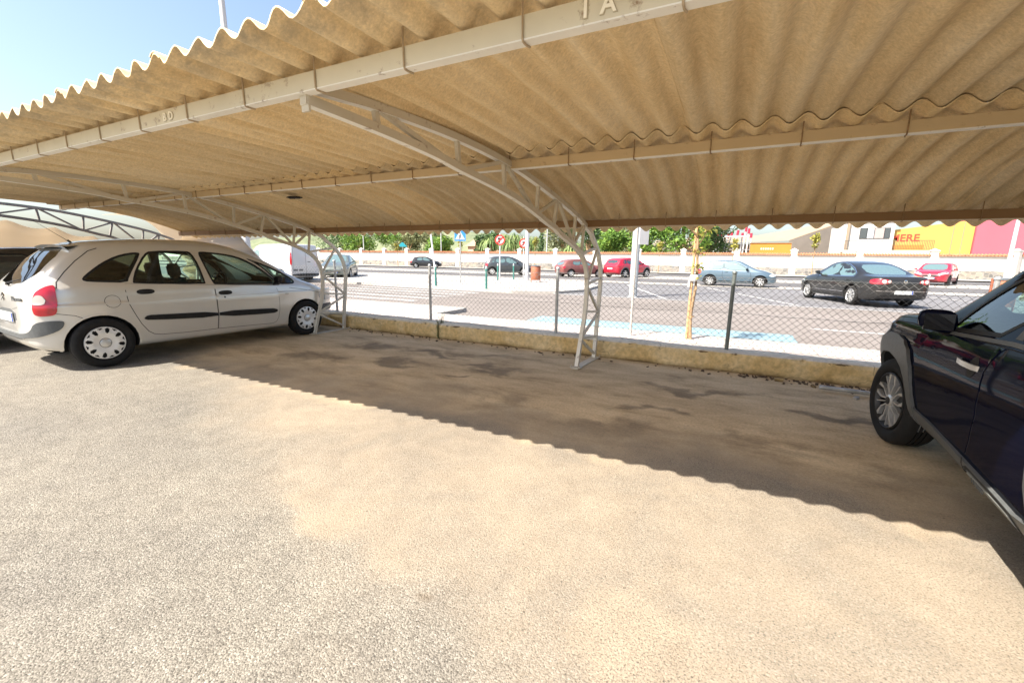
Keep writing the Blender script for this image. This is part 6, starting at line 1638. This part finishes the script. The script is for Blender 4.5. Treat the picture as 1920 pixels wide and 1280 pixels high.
litter_bin(6.9, 17.2, 'brown litter bin just above the navy SUV bonnet, cut by its windscreen pillar')
mb = MB(); mb.tube([(-5.6, 5.2, .03), (-5.6, 5.2, .03)], .01, 3)
# tall light mast rising behind the roof at the upper left
mb = MB(); mb.tube([(-19.2, 12.0, 0), (-19.2, 12.0, 15)], [.16, .09], 12); o = mb.build('tall_mast', M['pole_white'], None, True, 50); tag(o, 'pale tall mast rising above the corrugated roof at the upper left', 'mast')
# scrap tube and rubble near the wall
mb = MB(); mb.tube([(.98, 5.62, .045), (1.9, 5.55, .05)], .022, 10); o = mb.build('metal_tube', M['galv'], None, True, 50); tag(o, 'short grey tube lying on the ground beside the SUV front wheel', 'tube')
rb = random.Random(9)
mb = MB()
for k in range(260):
    x = rb.uniform(-6.5, 3.2); x = x if rb.random() < .5 else rb.uniform(.2, 1.9); y = 6.0 - abs(rb.gauss(0, .10)) - .02; s_ = rb.uniform(.006, .022)
    R3 = Matrix.Rotation(rb.uniform(0, 3), 3, 'Z') @ Matrix.Rotation(rb.uniform(-.5, .5), 3, 'X'); mb.box((x, y, s_ * .4), (s_ * 1.6, s_, s_ * .8), R3)
o = mb.build('wall_rubble', M['concrete_dark']); tag(o, 'crumbs of plaster and stone along the foot of the low wall', 'rubble', kind='stuff')
for k, (x, y, s_) in enumerate(((.62, 5.85, .05), (1.28, 5.45, .035), (.95, 5.75, .03), (1.6, 5.8, .06))):
    mb = MB(); mb.box((0, 0, s_ * .35), (s_ * 1.8, s_, s_ * .7), Matrix.Rotation(k, 3, 'Z')); o = mb.build('stone_chip', M['kerb'] if k % 2 else M['plaster']); o.location = (x, y, 0); tag(o, ('pale plaster chip against the wall foot', 'small pale chip just below the grey tube', 'flat stone chip left of the grey tube', 'largest plaster chip beside the grey tube')[k], 'stone')
# weed in the wall crack
mb = MB(); rw_ = random.Random(4)
for k in range(90):
    x = -4.47 + rw_.gauss(0, .015); z = rw_.uniform(.0, .30); a = rw_.uniform(-.5, .5); L = rw_.uniform(.03, .08)
    mb.add([(x - .004, 6.0, z), (x + .004, 6.0, z), (x + a * L, 5.99 - L * .4, z + L)], [(0, 1, 2)])
for k in range(16):
    x = -4.45 + rw_.gauss(0, .02); z = .26; a = rw_.uniform(-.4, .4); L = rw_.uniform(.08, .28); mb.add([(x - .004, 6.08, z), (x + .004, 6.08, z), (x + a * L, 6.08, z + L)], [(0, 1, 2)])
o = mb.build('crack_weed', M['leaf_olive']); tag(o, 'olive weed growing in the upright crack of the low wall', 'weed')
# ------------------------------------------------------------------ SHADE CLOTHS AT THE LEFT
def cloth_mat():
    m, nt, b, out = new_mat('beige_shade_cloth'); P = wpos(nt); n = noise_tex(nt, P, 1.2, 5, .6, .2, (1, .4, 3)); nt.links.new(ramp(nt, n, [(.3, (.56, .49, .39)), (.7, (.66, .59, .48))]), b.inputs['Base Color'])
    b.inputs['Roughness'].default_value = .95; tr = N(nt, 'ShaderNodeBsdfTranslucent'); tr.inputs[0].default_value = (.66, .58, .47, 1); mx = N(nt, 'ShaderNodeMixShader'); mx.inputs[0].default_value = .55
    nt.links.new(b.outputs[0], mx.inputs[1]); nt.links.new(tr.outputs[0], mx.inputs[2]); nt.links.new(mx.outputs[0], out.inputs[0]); return m
M['cloth'] = cloth_mat()
top = [(.6, 2.25), (1.6, 2.18), (2.3, 2.10), (3.01, 2.04), (3.3, 1.955), (3.6, 1.94), (4.06, 1.87), (4.3, 1.80), (4.54, 1.775), (4.85, 1.70), (5.15, 1.60), (5.3, 1.40)]
nodes = [.6, 1.7, 2.4, 3.05, 3.65, 4.2, 4.7, 5.15, 5.3]
vs = []; fs = []; ny = 60; nz = 10
for i in range(ny + 1):
    y = .6 + 4.7 * i / ny; seg = max(k for k in range(len(nodes) - 1) if nodes[k] <= y + 1e-6); t = (y - nodes[seg]) / (nodes[seg + 1] - nodes[seg]); zt = at_s([(a, b_) for a, b_ in INNER if True] if y > 1.55 else [(0, 2.12), (1.55, 2.12)], y)[1] - .02 - .09 * math.sin(PI * min(1, max(0, t)))
    for j in range(nz + 1):
        z = zt + (.25 - zt) * j / nz; vs.append((-11.80 - .35 * math.sin(PI * j / nz) * .6 + .02 * noise.noise(Vector((y * 2, z * 2, 0))), y, z))
for i in range(ny):
    for j in range(nz): a = i * (nz + 1) + j; fs.append((a, a + 1, a + nz + 2, a + nz + 1))
o = mesh_obj('shade_cloth', vs, fs, M['cloth'], None, True); tag(o, 'beige cloth hung in scallops from the backlit end truss at the left', 'shade cloth', 'beige shade cloths')
md = o.modifiers.new('thick', 'SOLIDIFY'); md.thickness = .004
prof = [(6.9, 2.62), (7.4, 2.66), (7.9, 2.60), (8.3, 2.35), (8.62, 1.90), (8.87, 1.60), (9.12, 1.32), (9.31, 1.10), (9.55, .75), (9.75, .4), (9.9, .1)]
tent = empty('shade_tent', (-16.5, 8, 0)); tag(tent, 'beige curved shade tent between the silver car roof and the white van', 'tent', 'beige shade cloths')
P2 = cr(prof, 4); vs = []; fs = []
for k, x in enumerate((-14.0, -15.5, -17.0, -18.5)):
    for p in P2: vs.append((x, p.x, p.y + .0))
n = len(P2)
for k in range(3):
    for i in range(n - 1): a = k * n + i; fs.append((a, a + 1, a + n + 1, a + n))
o = mesh_obj('roof_cloth', vs, fs, M['cloth'], tent, True); o.matrix_parent_inverse = Matrix.Translation((16.5, -8, 0)); md = o.modifiers.new('thick', 'SOLIDIFY'); md.thickness = .005
vs = [(-14.02, p.x - .01, p.y - .01) for p in P2] + [(-14.02 - .15 * math.sin(i), 6.9, .1 + (P2[0].y - .1) * (1 - i / (n - 1))) for i in range(n)]; fs = [(i, i + 1, i + n + 1, i + n) for i in range(n - 1)]
o = mesh_obj('end_cloth', vs, fs, M['cloth'], tent, True); o.matrix_parent_inverse = Matrix.Translation((16.5, -8, 0)); md = o.modifiers.new('thick', 'SOLIDIFY'); md.thickness = .005
mb = MB(); mb.tube([(-14.0, p.x, p.y) for p in P2], .02, 6); o = mb.build('edge_tube', M['galv'], tent); o.matrix_parent_inverse = Matrix.Translation((16.5, -8, 0))

# ------------------------------------------------------------------ TREES BEYOND THE WALL
def tree(x, y, h, w, leaf, label, seed, n=2600, size=.17, low=.25, cat='tree', group='trees and shrubs behind the white wall', name='tree', nb=14):
    rng = random.Random(seed); e = empty(name, (x, y, -.02)); tag(e, label, cat, group); bl = []
    for k in range(nb):
        a = rng.uniform(0, 6.28); r = w * .5 * math.sqrt(rng.random()) * .75; z = h * rng.uniform(low + .12, .86); s_ = w * rng.uniform(.15, .26)
        bl.append((math.cos(a) * r, math.sin(a) * r, z, s_))
    mb = MB(); mb.tube([(0, 0, 0), (.05 * h * rng.uniform(-1, 1) * .3, 0, h * .3), (.1 * rng.uniform(-1, 1), .1, h * .6)], [h * .035, h * .026, h * .014], 8)
    for (bx, by, bz, s_) in bl[:8]: mb.tube([(0, 0, h * rng.uniform(.18, .4)), (bx * .5, by * .5, bz * .72), (bx, by, bz)], [h * .014, h * .009, h * .004], 5)
    mb.build('trunk', M['bark'], e, True, 60)
    mb = MB(); leaf_cloud(mb, rng, bl, n, size); mb.build('crown', M[leaf], e)['kind'] = 'stuff'; return e
T = [(-66, 60, 8.5, 9, 'leaf_dark', 'dark green tree seen through the bare truss at the far left'), (-59, 57, 8.0, 7.5, 'leaf_bright', 'bright green bushy tree above the grey green car'), (-53.5, 60, 8.2, 8, 'leaf_bright', 'fresh green dense tree right of the slim street light'),
     (-49, 58, 6.2, 6.0, 'leaf_olive', 'tan olive shrub tree right of the fresh green one'), (-44.5, 59, 5.8, 6, 'leaf_olive', 'loose olive tree behind the green triangular sign'), (-41, 56, 4.4, 4.5, 'leaf_bright', 'low green shrub left of the brown roofed house'),
     (-33.2, 57, 5.6, 4, 'leaf_dark', 'dark tree just right of the crossing sign'), (-23.0, 62, 8.0, 6.5, 'leaf_olive', 'hazy olive tree right of the cypress'), (-18.5, 60, 8.0, 6, 'leaf_dark', 'dark tree framed by the curved truss'),
     (-12.6, 63, 8.2, 7, 'leaf_olive', 'tall grey olive tree left of the thick street light pole'), (-13.6, 55, 5.2, 4.8, 'leaf_bright', 'lime green bush right of the curved truss'), (-9.6, 56, 6.4, 5.6, 'leaf_bright', 'light green bush directly behind the thick street light pole'),
     (-5.6, 57, 9.0, 7.4, 'leaf_bright', 'large leafy green tree right of the thick street light pole'), (-3.0, 61, 7.4, 6.0, 'leaf_dark', 'dark green side of the tree clump left of the staked sapling')]
for i, (x, y, h, w, lf, lab) in enumerate(T): tree(x, y, h, w, lf, lab, 100 + i, n=5200 if y < 60 else 4200, size=.20)
def weeping(x, y, h, w, label, seed):
    rng = random.Random(seed); e = empty('palm_clump', (x, y, 0)); tag(e, label, 'palm', 'trees and shrubs behind the white wall')
    mb = MB(); st = MB()
    for k in range(7):
        bx = rng.uniform(-w / 2, w / 2); by = rng.uniform(-1, 1); hh = h * rng.uniform(.6, .95); st.tube([(bx * .4, by * .5, 0), (bx * .8, by, hh * .6), (bx, by, hh)], [.12, .1, .07], 6)
        for j in range(34):
            a = rng.uniform(0, 6.28); L = rng.uniform(1.0, 1.9); p0 = Vector((bx, by, hh + rng.uniform(-.5, .2))); d = Vector((math.cos(a), math.sin(a), 0))
            pts = [p0, p0 + d * L * .4 + Vector((0, 0, L * .35)), p0 + d * L * .8 + Vector((0, 0, L * .05)), p0 + d * L + Vector((0, 0, -L * .55))]; sd = Vector((-d.y, d.x, 0))
            for a_, b_ in zip(pts[:-1], pts[1:]): mb.add([a_ - sd * .055, a_ + sd * .055, b_ + sd * .045, b_ - sd * .045], [(0, 1, 2, 3)])
    st.build('stem', M['bark'], e, True, 60)['kind'] = 'stuff'; mb.build('fronds', M['leaf_palm'], e)['kind'] = 'stuff'
weeping(-30.6, 56, 4.6, 4.6, 'drooping fronds left of the nearer round sign', 5); weeping(-26.6, 57, 4.8, 4.0, 'drooping fronds between the two round signs', 6); weeping(-19.3, 54.5, 3.2, 2.0, 'low arching fronds near the bright yellow topped sapling', 8)
# cypress
e = empty('cypress', (-23.4, 55, 0)); tag(e, 'narrow dark cypress right of the thickest white post', 'tree', 'trees and shrubs behind the white wall'); mb = MB(); rng = random.Random(77)
leaf_cloud(mb, rng, [(rng.uniform(-.12, .12), 0, z * .45 + .6, .55 * (1 - z / 18)) for z in range(14)], 2600, .12, -.6); mb.build('crown', M['leaf_dark'], e)['kind'] = 'stuff'; mb = MB(); mb.tube([(0, 0, 0), (0, 0, 4)], .08, 6); mb.build('trunk', M['bark'], e)
# wooded rise behind everything
vs = []; fs = []; nx = 120
mbh = MB(); rng = random.Random(12)
hill = flat_sheet('wooded_hill', 0, 0, 1, 1, -5, M['leaf_olive'])
me = hill.data; bpy.data.objects.remove(hill)
for i in range(nx + 1):
    x = -420 + 520 * i / nx; hh = 16 + 9 * noise.noise(Vector((x * .012, 1, 0))) + 5 * noise.noise(Vector((x * .05, 4, 0))); hh *= max(.15, min(1, (-20 - x) / 120))
    for j, (yy, f) in enumerate(((230, 0), (250, .55), (280, .9), (320, 1.0), (360, .5))): vs.append((x, yy + 8 * noise.noise(Vector((x * .05, j, 3))), hh * f * 1.25 + (1.4 * noise.noise(Vector((x * .3, j * 3, 7))) if f else 0)))
for i in range(nx):
    for j in range(4): a = i * 5 + j; fs.append((a, a + 5, a + 6, a + 1))
o = mesh_obj('hills', vs, fs, ground_mat('wooded_hill_green', (.10, .13, .07), (.20, .21, .12), .08, fine=.4), None, True); tag(o, kind='structure')
print('SCRIPT', time.time()-T0)
